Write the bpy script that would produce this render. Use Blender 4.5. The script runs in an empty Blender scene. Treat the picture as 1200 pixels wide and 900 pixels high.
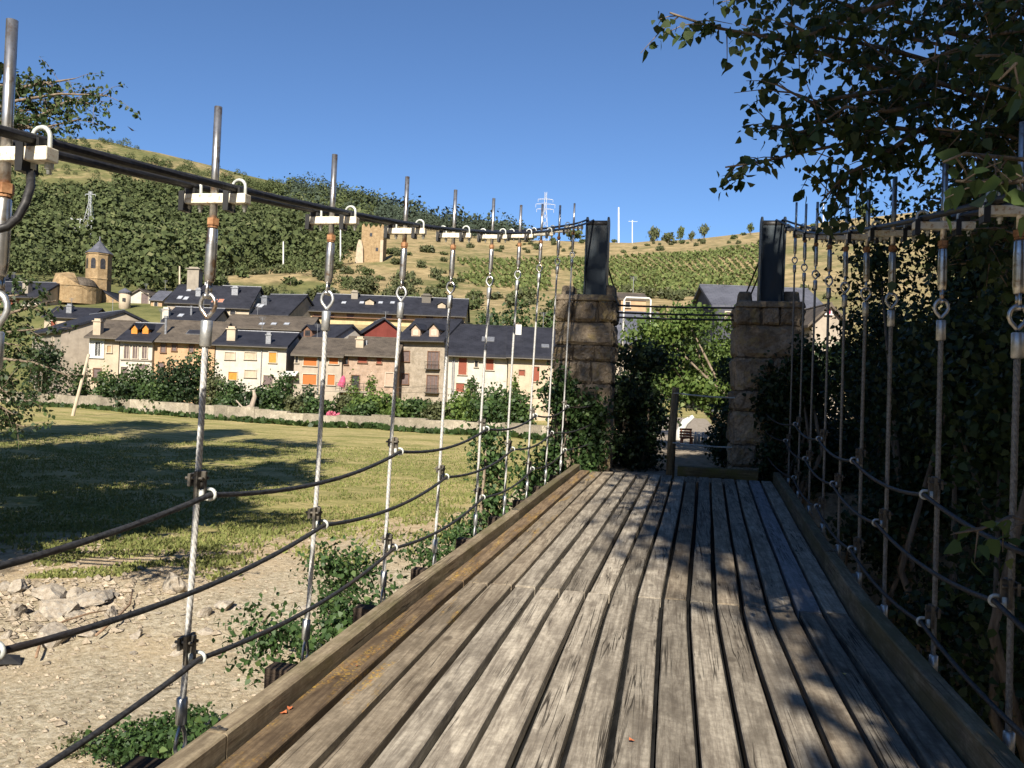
import bpy, bmesh, math, random
import numpy as np
from mathutils import Vector, Matrix, Quaternion

SC = bpy.context.scene
COL = SC.collection
rnd = random.Random(7)
R = math.radians

# ------------------------------------------------------------------ camera
YAW, ROLL, FPX, EYE = R(11.1), R(2.2), 960.0, 1.55
FW = Vector((-math.sin(YAW), math.cos(YAW), 0))
RT = Vector((math.cos(YAW), math.sin(YAW), 0))
UP = Vector((0, 0, 1))
cam = bpy.data.cameras.new('camera')
cam.sensor_width = 36.0
cam.lens = 36.0 * FPX / 1200.0
cam.clip_start, cam.clip_end = 0.05, 9000
co = bpy.data.objects.new('camera', cam)
COL.objects.link(co)
cx = RT * math.cos(ROLL) + UP * math.sin(ROLL)
cy = -RT * math.sin(ROLL) + UP * math.cos(ROLL)
cz = -FW
co.matrix_world = Matrix(((cx.x, cy.x, cz.x, 0), (cx.y, cy.y, cz.y, 0), (cx.z, cy.z, cz.z, EYE), (0, 0, 0, 1)))
SC.camera = co

# ------------------------------------------------------------------ sky, sun, exposure
SUN_EL = R(35.0)
SUN_AZ = R(175.0)                      # compass bearing of the sun, clockwise from +Y
world = bpy.data.worlds.new('World')
SC.world = world
world.use_nodes = True
wn = world.node_tree
wn.nodes.clear()
sky = wn.nodes.new('ShaderNodeTexSky')
sky.sky_type = 'NISHITA'
sky.sun_disc = False
sky.sun_elevation = SUN_EL
sky.sun_rotation = SUN_AZ
sky.altitude = 1800
sky.air_density = 1.0
sky.dust_density = 0.0
sky.ozone_density = 7.2
bg = wn.nodes.new('ShaderNodeBackground')
bg.inputs['Strength'].default_value = 0.071
wo = wn.nodes.new('ShaderNodeOutputWorld')
wn.links.new(sky.outputs[0], bg.inputs[0])
wn.links.new(bg.outputs[0], wo.inputs[0])
sun = bpy.data.lights.new('sun', 'SUN')
sun.energy = 5.0
sun.angle = R(0.5)
sun.color = (1.0, 0.92, 0.80)
so = bpy.data.objects.new('sun', sun)
COL.objects.link(so)
sdir = Vector((math.sin(SUN_AZ) * math.cos(SUN_EL), math.cos(SUN_AZ) * math.cos(SUN_EL), math.sin(SUN_EL)))
so.rotation_mode = 'QUATERNION'
so.rotation_quaternion = sdir.to_track_quat('Z', 'Y')
so.location = (0, -20, 30)
SC.view_settings.view_transform = 'Standard'
SC.view_settings.look = 'None'
SC.view_settings.exposure = 1.0
SC.view_settings.gamma = 1
SC.view_settings.use_curve_mapping = False
SC.cycles.max_bounces = 5
SC.cycles.diffuse_bounces = 2
SC.cycles.glossy_bounces = 2
SC.cycles.transmission_bounces = 2
SC.cycles.transparent_max_bounces = 4


def T(px, py):
    """image point -> tangents right / up of the level camera frame"""
    u, v = (px - 600) / FPX, (450 - py) / FPX
    return u * math.cos(ROLL) - v * math.sin(ROLL), u * math.sin(ROLL) + v * math.cos(ROLL)


def P(px, py, d):
    tx, tu = T(px, py)
    return Vector((0, 0, EYE)) + FW * d + RT * (tx * d) + UP * (tu * d)


def at(lat, d, z=0.0):
    p = FW * d + RT * lat
    return Vector((p.x, p.y, z))


# ------------------------------------------------------------------ materials
def rgba(c):
    return (c[0], c[1], c[2], 1.0)


class Mat:
    def __init__(s, name, rough=0.8, metal=0.0, spec=0.3):
        s.m = bpy.data.materials.new(name)
        s.m.use_nodes = True
        s.nt = s.m.node_tree
        s.b = s.nt.nodes['Principled BSDF']
        s.b.inputs['Roughness'].default_value = rough
        s.b.inputs['Metallic'].default_value = metal
        s.b.inputs['Specular IOR Level'].default_value = spec

    def n(s, t, **kw):
        x = s.nt.nodes.new(t)
        for k, v in kw.items():
            if k.startswith('_'):
                setattr(x, k[1:], v)
        return x

    def l(s, a, b):
        s.nt.links.new(a, b)

    def coord(s, scale=(1, 1, 1), kind='Object', shift=None):
        tc = s.n('ShaderNodeTexCoord')
        mp = s.n('ShaderNodeMapping')
        mp.inputs['Scale'].default_value = scale
        s.l(tc.outputs[kind], mp.inputs[0])
        if shift is not None:
            s.l(shift, mp.inputs['Location'])
        return mp.outputs[0]

    def noise(s, vec, scale, detail=5, rough=0.6, dist=0.0):
        x = s.n('ShaderNodeTexNoise')
        x.inputs['Scale'].default_value = scale
        x.inputs['Detail'].default_value = detail
        x.inputs['Roughness'].default_value = rough
        x.inputs['Distortion'].default_value = dist
        s.l(vec, x.inputs['Vector'])
        return x.outputs['Fac']

    def ramp(s, fac, stops, interp='LINEAR'):
        x = s.n('ShaderNodeValToRGB')
        x.color_ramp.interpolation = interp
        e = x.color_ramp.elements
        while len(e) < len(stops):
            e.new(0.5)
        for i, (p, c) in enumerate(stops):
            e[i].position = p
            e[i].color = rgba(c) if not isinstance(c, (int, float)) else (c, c, c, 1)
        s.l(fac, x.inputs[0])
        return x.outputs[0]

    def mix(s, fac, a, b, mode='MIX'):
        x = s.n('ShaderNodeMix')
        x.data_type = 'RGBA'
        x.blend_type = mode
        for sock, v in ((x.inputs[0], fac), (x.inputs[6], a), (x.inputs[7], b)):
            if isinstance(v, (int, float)):
                sock.default_value = v if sock == x.inputs[0] else (v, v, v, 1)
            elif isinstance(v, tuple):
                sock.default_value = rgba(v)
            else:
                s.l(v, sock)
        return x.outputs[2]

    def math(s, op, a, b=0.0, c=None):
        x = s.n('ShaderNodeMath')
        x.operation = op
        for i, v in enumerate((a, b) if c is None else (a, b, c)):
            if isinstance(v, (int, float)):
                x.inputs[i].default_value = v
            else:
                s.l(v, x.inputs[i])
        return x.outputs[0]

    def col(s, c):
        if isinstance(c, tuple):
            s.b.inputs['Base Color'].default_value = rgba(c)
        else:
            s.l(c, s.b.inputs['Base Color'])
        return s

    def bump(s, h, strength=0.3, dist=0.02):
        x = s.n('ShaderNodeBump')
        x.inputs['Strength'].default_value = strength
        x.inputs['Distance'].default_value = dist
        s.l(h, x.inputs['Height'])
        s.l(x.outputs[0], s.b.inputs['Normal'])
        return s


M = {}


def noisy(key, c1, c2, scale, rough=0.85, metal=0.0, bump=0.0, dist=0.02, stretch=(1, 1, 1), lo=0.35, hi=0.65, c3=None, s3=1.0, kind='Object', spec=0.3):
    a = Mat(key, rough, metal, spec)
    v = a.coord(stretch, kind)
    f = a.noise(v, scale, 6)
    c = a.ramp(f, [(lo, c1), (hi, c2)])
    if c3:
        g = a.ramp(a.noise(v, s3, 4, 0.65), [(0.52, 0.0), (0.66, 1.0)])
        c = a.mix(g, c, c3)
    a.col(c)
    if bump:
        a.bump(f, bump, dist)
    M[key] = a.m
    return a


# weathered planks
def wood(key, light, dark, lichen=0.0, grain=1.0, moss=None, axis=1):
    a = Mat(key, 0.9, 0, 0.15)
    oi = a.n('ShaderNodeObjectInfo')
    sh = a.n('ShaderNodeCombineXYZ')
    for i in range(3):
        a.l(a.math('MULTIPLY', oi.outputs['Random'], (13.7, 41.3, 27.1)[i]), sh.inputs[i])
    st = [26, 26, 26]
    st[axis] = 1.5
    v = a.coord(tuple(st), 'Object', sh.outputs[0])
    st2 = [6, 6, 6]
    st2[axis] = 1.6
    v2 = a.coord(tuple(st2), 'Object', sh.outputs[0])
    v3 = a.coord((1, 1, 1), 'Object', sh.outputs[0])
    g1 = a.noise(v, 1.6, 8, 0.72, 0.35)
    g2 = a.noise(v2, 1.3, 5, 0.6, 0.8)
    g3 = a.noise(v3, 22, 6, 0.75)
    c = a.ramp(g1, [(0.34, dark), (0.48, tuple(x * 0.55 + y * 0.45 for x, y in zip(light, dark))), (0.60, light)])
    c = a.mix(a.ramp(g2, [(0.40, 0.6), (0.56, 0.0)]), c, tuple(x * 0.8 for x in dark), 'MIX') if grain > 0 else c
    c = a.mix(a.ramp(g2, [(0.58, 0.0), (0.8, 0.3)]), c, tuple(min(1, x * 1.12) for x in light))
    # fine drying cracks
    st4 = [34, 34, 34]
    st4[axis] = 0.7
    v4 = a.coord(tuple(st4), 'Object', sh.outputs[0])
    cr = a.noise(v4, 0.55, 3, 0.5, 1.2)
    crk = a.ramp(a.math('ABSOLUTE', a.math('SUBTRACT', cr, 0.5)), [(0.0, 1.0), (0.010, 0.75), (0.022, 0.0)])
    gate = a.ramp(a.noise(v2, 0.6, 2), [(0.50, 0.0), (0.60, 1.0)])
    crk = a.math('MULTIPLY', crk, gate)
    c = a.mix(crk, c, (0.02, 0.016, 0.012))
    # knots
    st5 = [5.2, 5.2, 5.2]
    st5[axis] = 2.6
    v5 = a.coord(tuple(st5), 'Object', sh.outputs[0])
    vo = a.n('ShaderNodeTexVoronoi')
    vo.inputs['Scale'].default_value = 0.75
    vo.inputs['Randomness'].default_value = 1.0
    a.l(v5, vo.inputs['Vector'])
    kn = a.ramp(vo.outputs['Distance'], [(0.03, 1.0), (0.085, 0.7), (0.12, 0.0)])
    c = a.mix(a.math('MULTIPLY', kn, 0.75), c, tuple(x * 0.6 for x in dark))
    c = a.mix(a.ramp(g3, [(0.40, 0.35), (0.6, 0.0)]), c, tuple(x * 0.5 for x in dark))
    tone = a.math('MULTIPLY_ADD', oi.outputs['Random'], 0.62, 0.70)
    tn = a.n('ShaderNodeCombineColor')
    for i, k in enumerate((1.0, 0.99, 0.96)):
        a.l(a.math('MULTIPLY', tone, k), tn.inputs[i])
    c = a.mix(1.0, c, tn.outputs[0], 'MULTIPLY')
    if lichen:
        lf = a.noise(a.coord((9, 1.6, 9)), 1.0, 4, 0.6)
        ls = a.noise(a.coord(), 55, 5, 0.8)
        lm = a.math('MULTIPLY', a.ramp(lf, [(0.56 - 0.06 * lichen, 0.0), (0.66, 1.0)]), a.ramp(ls, [(0.49, 0.0), (0.58, 0.9)]))
        c = a.mix(lm, c, a.ramp(a.noise(a.coord(), 16, 3), [(0.35, (0.36, 0.16, 0.02)), (0.6, (0.52, 0.34, 0.06))]))
    if moss:
        mf = a.ramp(a.noise(a.coord((3, 0.9, 3)), 1.4, 5, 0.7), [(0.45, 0.0), (0.62, 0.75)])
        c = a.mix(mf, c, moss)
    a.col(c)
    h = a.math('ADD', a.math('MULTIPLY', g1, 1.0), a.math('MULTIPLY', crk, -1.6))
    h = a.math('ADD', h, a.math('MULTIPLY', g3, 0.35))
    a.bump(h, 0.55, 0.006)
    M[key] = a.m


wood('plank_wood', (0.43, 0.385, 0.315), (0.165, 0.14, 0.112))
wood('plank_wood_brown', (0.34, 0.29, 0.22), (0.14, 0.11, 0.08))
wood('plank_wood_lichen', (0.24, 0.175, 0.11), (0.09, 0.062, 0.04), lichen=1.0)
wood('plank_wood_slight', (0.30, 0.25, 0.185), (0.125, 0.10, 0.072), lichen=0.2)
wood('plank_wood_sky_tint', (0.29, 0.295, 0.31), (0.17, 0.173, 0.185))  # grey replacement wood with blue sky reflection put into its colour
wood('kerb_wood', (0.29, 0.24, 0.165), (0.13, 0.10, 0.068), moss=(0.12, 0.105, 0.05))
wood('post_wood', (0.33, 0.26, 0.16), (0.13, 0.10, 0.06), axis=2)
wood('beam_wood', (0.10, 0.075, 0.055), (0.04, 0.03, 0.025), axis=0)
wood('sill_wood', (0.30, 0.22, 0.11), (0.12, 0.085, 0.045), axis=0, moss=(0.13, 0.11, 0.03))
noisy('galvanised', (0.36, 0.37, 0.37), (0.60, 0.60, 0.58), 30, 0.42, 0.75, 0.1, 0.002)
noisy('chrome_steel', (0.42, 0.41, 0.39), (0.66, 0.64, 0.61), 22, 0.3, 0.9, c3=(0.30, 0.20, 0.13), s3=17)
noisy('rusty_steel', (0.22, 0.10, 0.045), (0.40, 0.22, 0.11), 40, 0.7, 0.3, 0.2, 0.002)
noisy('bar_paint', (0.62, 0.58, 0.46), (0.74, 0.70, 0.58), 30, 0.7, 0.0, 0.1, 0.002, c3=(0.42, 0.28, 0.15), s3=40)
noisy('white_galvanised', (0.40, 0.42, 0.39), (0.62, 0.64, 0.60), 45, 0.5, 0.3)
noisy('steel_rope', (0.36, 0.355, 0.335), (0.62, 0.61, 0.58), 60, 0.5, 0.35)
noisy('steel_rope_shaded', (0.12, 0.118, 0.112), (0.25, 0.245, 0.235), 60, 0.5, 0.35)  # darker copy of the left rope; right side shade is in its colour
noisy('black_cable', (0.016, 0.016, 0.018), (0.045, 0.043, 0.042), 40, 0.5, 0.2, 0.3, 0.004)
noisy('hand_rope', (0.018, 0.0185, 0.020), (0.052, 0.052, 0.054), 50, 0.6, 0.2, c3=(0.055, 0.040, 0.034), s3=1.2)
noisy('bracket_steel', (0.05, 0.048, 0.045), (0.16, 0.14, 0.11), 30, 0.5, 0.5)
noisy('pylon_paint', (0.024, 0.034, 0.043), (0.050, 0.066, 0.078), 3, 0.5, 0.2, c3=(0.045, 0.05, 0.052), s3=5, stretch=(1, 1, 0.35))
noisy('beam_steel', (0.20, 0.20, 0.18), (0.32, 0.315, 0.29), 8, 0.6, 0.3)


def stone_mat(key, a1, a2, lich, rough=0.95, sc=4.0):
    a = Mat(key, rough, 0, 0.1)
    v = a.coord()
    isl = a.n('ShaderNodeNewGeometry').outputs['Random Per Island']
    f = a.noise(v, sc, 8, 0.7)
    g = a.noise(v, sc * 9, 6, 0.75)
    c = a.ramp(f, [(0.33, a1), (0.66, a2)])
    c = a.mix(a.ramp(g, [(0.35, 0.6), (0.55, 0.0)]), c, tuple(x * 0.45 for x in a1))
    t = a.math('MULTIPLY_ADD', isl, 0.6, 0.7)
    tn = a.n('ShaderNodeCombineColor')
    for i in range(3):
        a.l(t, tn.inputs[i])
    c = a.mix(1.0, c, tn.outputs[0], 'MULTIPLY')
    if lich:
        c = a.mix(a.ramp(a.noise(v, sc * 1.6, 5, 0.7), [(0.53, 0.0), (0.68, 0.8)]), c, lich)
    a.col(c)
    a.bump(a.math('ADD', f, a.math('MULTIPLY', g, 0.5)), 0.7, 0.03)
    M[key] = a.m


stone_mat('pier_stone', (0.15, 0.115, 0.078), (0.37, 0.30, 0.215), (0.33, 0.25, 0.11), sc=3.0)
stone_mat('pier_mortar', (0.07, 0.055, 0.04), (0.14, 0.11, 0.08), None)
stone_mat('rock', (0.24, 0.20, 0.155), (0.46, 0.41, 0.335), (0.27, 0.265, 0.25), sc=3)
stone_mat('pebble', (0.24, 0.195, 0.14), (0.46, 0.39, 0.30), None, sc=5)
stone_mat('church_stone', (0.20, 0.135, 0.07), (0.40, 0.29, 0.165), (0.20, 0.16, 0.10), sc=1.2)
stone_mat('wall_rubble', (0.20, 0.175, 0.13), (0.40, 0.35, 0.27), (0.20, 0.185, 0.13), sc=1.1)
stone_mat('house_stone', (0.20, 0.165, 0.12), (0.40, 0.34, 0.27), (0.22, 0.19, 0.155), sc=1.6)
stone_mat('house_stone_pink', (0.24, 0.17, 0.12), (0.44, 0.325, 0.24), (0.26, 0.21, 0.17), sc=1.6)


def plaster(key, c, stain=0.72):
    c = (c[0] * 0.62, c[1] * 0.61, c[2] * 0.60)
    a = Mat(key, 0.9, 0, 0.1)
    v = a.coord()
    f = a.noise(v, 0.9, 7, 0.65)
    g = a.noise(a.coord((2.2, 2.2, 0.35)), 1.0, 5, 0.6)
    x = a.ramp(f, [(0.3, tuple(k * stain for k in c)), (0.6, c)])
    x = a.mix(a.ramp(g, [(0.52, 0.0), (0.72, 0.45)]), x, tuple(k * 0.6 for k in c))
    a.col(x).bump(a.noise(v, 12, 5), 0.25, 0.02)
    M[key] = a.m


plaster('plaster_white', (0.82, 0.76, 0.66))
plaster('plaster_cream', (0.74, 0.62, 0.46))
plaster('plaster_beige', (0.60, 0.52, 0.42))
plaster('plaster_grey', (0.46, 0.41, 0.34))
plaster('plaster_orange', (0.74, 0.50, 0.30))
plaster('plaster_yellow', (0.80, 0.64, 0.36))
plaster('plaster_rose', (0.66, 0.50, 0.38))
plaster('plaster_red', (0.27, 0.07, 0.055))
plaster('concrete', (0.48, 0.43, 0.35))


def slate(key, c1, c2):
    a = Mat(key, 0.7, 0, 0.2)
    v = a.coord()
    br = a.n('ShaderNodeTexBrick')
    br.inputs['Scale'].default_value = 1.0
    br.inputs['Brick Width'].default_value = 0.5
    br.inputs['Row Height'].default_value = 0.28
    br.inputs['Mortar Size'].default_value = 0.018
    br.inputs['Color1'].default_value = rgba(c1)
    br.inputs['Color2'].default_value = rgba(c2)
    br.inputs['Mortar'].default_value = rgba(tuple(x * 0.5 for x in c1))
    a.l(a.coord((1, 1, 1)), br.inputs['Vector'])
    c = a.mix(a.ramp(a.noise(v, 0.6, 6, 0.7), [(0.35, 0.0), (0.7, 0.6)]), br.outputs['Color'], tuple(x * 1.7 for x in c2))
    a.col(c).bump(a.noise(v, 5, 5), 0.3, 0.03)
    M[key] = a.m


slate('slate_black', (0.013, 0.014, 0.019), (0.021, 0.022, 0.029))
slate('slate_brown', (0.052, 0.043, 0.034), (0.085, 0.070, 0.054))
slate('slate_grey', (0.060, 0.063, 0.078), (0.080, 0.083, 0.10))
noisy('dark_window', (0.02, 0.02, 0.024), (0.05, 0.048, 0.05), 3, 0.25, 0, spec=0.5)
noisy('brown_window', (0.10, 0.075, 0.07), (0.16, 0.12, 0.11), 3, 0.4, 0)
noisy('red_shutter', (0.17, 0.042, 0.022), (0.24, 0.062, 0.032), 4, 0.6, stretch=(6, 1, 1))
noisy('orange_blind', (0.33, 0.095, 0.02), (0.42, 0.13, 0.028), 4, 0.6, stretch=(1, 1, 8))
noisy('orange_panel', (0.46, 0.17, 0.02), (0.54, 0.22, 0.035), 3, 0.6)
noisy('cream_frame', (0.38, 0.33, 0.25), (0.50, 0.43, 0.34), 3, 0.7)
noisy('brown_frame', (0.14, 0.075, 0.045), (0.20, 0.11, 0.07), 5, 0.7)
noisy('white_paint', (0.52, 0.51, 0.47), (0.64, 0.63, 0.59), 4, 0.6)
noisy('skylight_glass', (0.30, 0.32, 0.35), (0.45, 0.47, 0.50), 3, 0.2, 0, spec=0.6)
noisy('zinc', (0.22, 0.225, 0.235), (0.36, 0.365, 0.375), 5, 0.4, 0.6)
noisy('red_tile', (0.36, 0.13, 0.08), (0.45, 0.19, 0.12), 5, 0.8)
noisy('pylon_steel', (0.50, 0.52, 0.54), (0.62, 0.63, 0.65), 1, 0.6, 0.2)
noisy('pink_cloth', (0.42, 0.06, 0.12), (0.52, 0.09, 0.17), 3, 0.8)
noisy('bird_black', (0.01, 0.01, 0.012), (0.03, 0.03, 0.03), 9, 0.8)
noisy('pole_wood', (0.33, 0.27, 0.19), (0.50, 0.42, 0.31), 3, 0.9, stretch=(4, 4, 0.4))
noisy('bark', (0.10, 0.075, 0.05), (0.24, 0.19, 0.14), 6, 0.95, 0, 0.7, 0.02, stretch=(3, 3, 0.6))
noisy('bark_pale', (0.24, 0.19, 0.145), (0.40, 0.33, 0.26), 4, 0.95, 0, 0.5, 0.02, stretch=(3, 3, 0.6))
noisy('crate_red', (0.36, 0.11, 0.05), (0.46, 0.17, 0.08), 9, 0.8)
noisy('twig_dry', (0.16, 0.10, 0.06), (0.30, 0.20, 0.13), 12, 0.9)
noisy('tarp_shade_black', (0.012, 0.012, 0.012), (0.03, 0.03, 0.03), 6, 0.5)


def leafmat(key, dark, light, yellow=None, trans=0.25, rough=0.55, sc=1.0):
    a = Mat(key, rough, 0, 0.35)
    isl = a.n('ShaderNodeNewGeometry').outputs['Random Per Island']
    f = a.noise(a.coord(), 0.5 * sc, 3, 0.6)
    c = a.ramp(isl, [(0.0, dark), (1.0, light)] if not yellow else [(0.0, dark), (0.9, light), (1.0, yellow)])
    c = a.mix(a.ramp(f, [(0.4, 0.0), (0.65, 0.55)]), c, tuple(0.6 * x for x in dark))
    a.col(c)
    tr = a.n('ShaderNodeBsdfTranslucent')
    a.l(a.mix(0.5, c, tuple(min(1, x * 1.6) for x in light)), tr.inputs['Color'])
    ms = a.n('ShaderNodeMixShader')
    ms.inputs[0].default_value = trans
    a.l(a.b.outputs[0], ms.inputs[1])
    a.l(tr.outputs[0], ms.inputs[2])
    out = a.nt.nodes['Material Output']
    a.l(ms.outputs[0], out.inputs['Surface'])
    M[key] = a.m


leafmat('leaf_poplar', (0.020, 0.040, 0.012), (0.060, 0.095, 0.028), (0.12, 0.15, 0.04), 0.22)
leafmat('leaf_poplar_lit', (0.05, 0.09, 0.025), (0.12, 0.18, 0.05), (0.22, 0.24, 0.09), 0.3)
leafmat('leaf_dark', (0.012, 0.026, 0.008), (0.034, 0.060, 0.018), None, 0.15)  # dark green; on the right bank it also paints in deep shade
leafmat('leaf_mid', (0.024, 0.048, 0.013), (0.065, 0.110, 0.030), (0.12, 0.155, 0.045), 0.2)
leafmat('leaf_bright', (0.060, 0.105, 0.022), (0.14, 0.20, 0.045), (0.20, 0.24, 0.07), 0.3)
leafmat('leaf_olive', (0.055, 0.065, 0.025), (0.12, 0.13, 0.055), None, 0.2)
leafmat('leaf_hill', (0.046, 0.064, 0.020), (0.092, 0.112, 0.038), (0.13, 0.135, 0.06), 0.0, 0.9, 0.35)
leafmat('leaf_hill_haze', (0.034, 0.050, 0.030), (0.060, 0.080, 0.050), None, 0.0, 0.9, 0.03)  # bluish tint puts distance haze into the leaf colour
leafmat('leaf_scrub', (0.050, 0.062, 0.024), (0.105, 0.115, 0.048), (0.15, 0.14, 0.07), 0.0, 0.9, 0.1)
leafmat('leaf_vine', (0.085, 0.115, 0.030), (0.155, 0.185, 0.055), (0.20, 0.20, 0.07), 0.1, 0.8)
leafmat('leaf_grass', (0.13, 0.155, 0.040), (0.23, 0.24, 0.075), (0.34, 0.29, 0.13), 0.2, 0.8)
leafmat('leaf_ivy', (0.022, 0.050, 0.014), (0.060, 0.110, 0.030), (0.12, 0.17, 0.05), 0.2)
leafmat('petal_pink', (0.50, 0.10, 0.16), (0.70, 0.22, 0.30), None, 0.2)
leafmat('dead_leaf', (0.45, 0.10, 0.04), (0.60, 0.22, 0.09), None, 0.1)
leafmat('yellow_leaf', (0.65, 0.48, 0.08), (0.75, 0.58, 0.14), None, 0.1)


# ------------------------------------------------------------------ mesh builder
class MB:
    def __init__(s):
        s.v, s.f = [], []

    def add(s, vs, fs):
        o = len(s.v)
        s.v += [tuple(x) for x in vs]
        s.f += [tuple(i + o for i in f) for f in fs]

    def box(s, c, size, rot=None, taper=1.0):
        hx, hy, hz = (k / 2 for k in size)
        vs = []
        for z in (-1, 1):
            t = taper if z > 0 else 1.0
            for x, y in ((-1, -1), (1, -1), (1, 1), (-1, 1)):
                p = Vector((x * hx * t, y * hy * t, z * hz))
                if rot is not None:
                    p = rot @ p
                vs.append(p + Vector(c))
        s.add(vs, [(3, 2, 1, 0), (4, 5, 6, 7), (0, 1, 5, 4), (1, 2, 6, 5), (2, 3, 7, 6), (3, 0, 4, 7)])

    def tube(s, pts, rad, seg=8, caps=True, lobes=0, twist=0.0, amp=0.0):
        pts = [Vector(p) for p in pts]
        n = len(pts)
        rs = rad if isinstance(rad, (list, tuple)) else [rad] * n
        o = len(s.v)
        prev = None
        dist = 0.0
        for i, p in enumerate(pts):
            t = (pts[min(i + 1, n - 1)] - pts[max(i - 1, 0)])
            if t.length < 1e-9:
                t = Vector((0, 0, 1))
            t.normalize()
            if prev is None:
                a = Vector((1, 0, 0)) if abs(t.x) < 0.8 else Vector((0, 1, 0))
                u = (a - t * a.dot(t)).normalized()
            else:
                u = prev - t * prev.dot(t)
                u = u.normalized() if u.length > 1e-6 else t.orthogonal().normalized()
                dist += (p - pts[i - 1]).length
            prev = u
            w = t.cross(u)
            for k in range(seg):
                a = 2 * math.pi * k / seg
                r = rs[i]
                if lobes:
                    r *= 1 - amp + amp * abs(math.cos(lobes / 2 * (a + dist * twist)))
                s.v.append(tuple(p + u * (math.cos(a) * r) + w * (math.sin(a) * r)))
        for i in range(n - 1):
            for k in range(seg):
                k2 = (k + 1) % seg
                s.f.append((o + i * seg + k, o + i * seg + k2, o + (i + 1) * seg + k2, o + (i + 1) * seg + k))
        if caps:
            s.f.append(tuple(o + k for k in reversed(range(seg))))
            s.f.append(tuple(o + (n - 1) * seg + k for k in range(seg)))

    def prism(s, poly, a, b, axis):
        """poly: 2D points; extruded from a to b along axis (0: yz-profile, 1: xz-profile, 2: xy)"""
        def mk(p, t):
            return {0: (t, p[0], p[1]), 1: (p[0], t, p[1]), 2: (p[0], p[1], t)}[axis]
        n = len(poly)
        vs = [mk(p, a) for p in poly] + [mk(p, b) for p in poly]
        fs = [tuple(range(n))[::-1], tuple(range(n, 2 * n))]
        fs += [(i, (i + 1) % n, n + (i + 1) % n, n + i) for i in range(n)]
        s.add(vs, fs)

    def build(s, name, mat, parent=None, smooth=False, bevel=0.0):
        me = bpy.data.meshes.new(name)
        me.from_pydata(s.v, [], s.f)
        bm = bmesh.new()
        bm.from_mesh(me)
        bmesh.ops.recalc_face_normals(bm, faces=bm.faces)
        bm.to_mesh(me)
        bm.free()
        return link(name, me, mat, parent, smooth, bevel)


def link(name, me, mat, parent=None, smooth=False, bevel=0.0):
    o = bpy.data.objects.new(name, me)
    COL.objects.link(o)
    if mat is not None:
        me.materials.append(M[mat] if isinstance(mat, str) else mat)
    if smooth:
        me.polygons.foreach_set('use_smooth', [True] * len(me.polygons))
    if parent is not None:
        o.parent = parent
    if bevel:
        b = o.modifiers.new('bevel', 'BEVEL')
        b.width = bevel
        b.segments = 2
        b.limit_method = 'ANGLE'
    return o


def thing(name, label, cat, loc=(0, 0, 0), rz=0.0, group=None):
    o = bpy.data.objects.new(name, None)
    COL.objects.link(o)
    o.empty_display_size = 0.3
    o.location = loc
    o.rotation_euler = (0, 0, rz)
    return tag(o, label, cat, group)


def tag(o, label, cat, group=None):
    o['label'] = label
    o['category'] = cat
    if group:
        o['group'] = group
    return o


def kind(o, k):
    o['kind'] = k
    return o


def dup(root, loc, rz, scale, label=None, group=None):
    r = root.copy()
    COL.objects.link(r)
    r.location = loc
    r.rotation_euler = (0, 0, rz)
    r.scale = scale
    if label:
        r['label'] = label
    if group:
        r['group'] = group
    for ch in list(root.children):
        c = ch.copy()
        COL.objects.link(c)
        c.parent = r
    return r


# leaf clouds -------------------------------------------------------
HEX = np.array([(0, 0, 0), (0.36, 0.22, 0.10), (0.27, 0.58, 0.05), (0, 1.0, -0.10), (-0.27, 0.58, 0.05), (-0.36, 0.22, 0.10)])
QUAD = np.array([(0, 0, 0), (0.40, 0.45, 0.06), (0, 1.0, -0.05), (-0.40, 0.45, 0.06)])
TUFT = np.array([(0.5, 0, 0), (0.5, 1, 0.15), (-0.5, 1, 0.0), (-0.5, 0, 0.1)])
BLADE = np.array([(0.12, 0, 0), (0.05, 0.6, 0.06), (0.0, 1, 0.25), (-0.12, 0, 0)])


def leaf_mesh(name, cen, size, tmpl=QUAD, seed=1, droop=0.0, normals=None, up=0.0):
    g = np.random.default_rng(seed)
    cen = np.asarray(cen, float)
    n = len(cen)
    size = np.asarray(size, float) * np.ones(n)
    ax = g.normal(size=(n, 3))
    ax[:, 2] -= droop
    ax[:, 2] += up
    ax /= np.linalg.norm(ax, axis=1, keepdims=True) + 1e-9
    nr = g.normal(size=(n, 3))
    if normals is not None:
        nr = nr * 0.55 + normals
    nr -= ax * (nr * ax).sum(1, keepdims=True)
    nr /= np.linalg.norm(nr, axis=1, keepdims=True) + 1e-9
    rt = np.cross(ax, nr)
    k = len(tmpl)
    v = (cen[:, None, :] + size[:, None, None] * (tmpl[None, :, 0, None] * rt[:, None, :] + tmpl[None, :, 1, None] * ax[:, None, :] + tmpl[None, :, 2, None] * nr[:, None, :]))
    me = bpy.data.meshes.new(name)
    me.vertices.add(n * k)
    me.vertices.foreach_set('co', v.reshape(-1).astype(np.float32))
    me.loops.add(n * k)
    me.loops.foreach_set('vertex_index', np.arange(n * k, dtype=np.int32))
    me.polygons.add(n)
    me.polygons.foreach_set('loop_start', np.arange(0, n * k, k, dtype=np.int32))
    me.update(calc_edges=True)
    return me


def lobe_points(g, lobes, n, shell=0.55):
    """points through ellipsoid lobes (cx,cy,cz,rx,ry,rz), denser to the outside; returns pts, outward"""
    lo = np.asarray(lobes, float)
    w = (lo[:, 3] * lo[:, 4] + lo[:, 3] * lo[:, 5] + lo[:, 4] * lo[:, 5])
    idx = g.choice(len(lo), size=n, p=w / w.sum())
    d = g.normal(size=(n, 3))
    d /= np.linalg.norm(d, axis=1, keepdims=True)
    r = 1 - shell * g.random(n) ** 1.3
    r *= 1 + 0.12 * g.normal(size=n)
    p = lo[idx, :3] + d * r[:, None] * lo[idx, 3:6]
    return p, d


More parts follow.
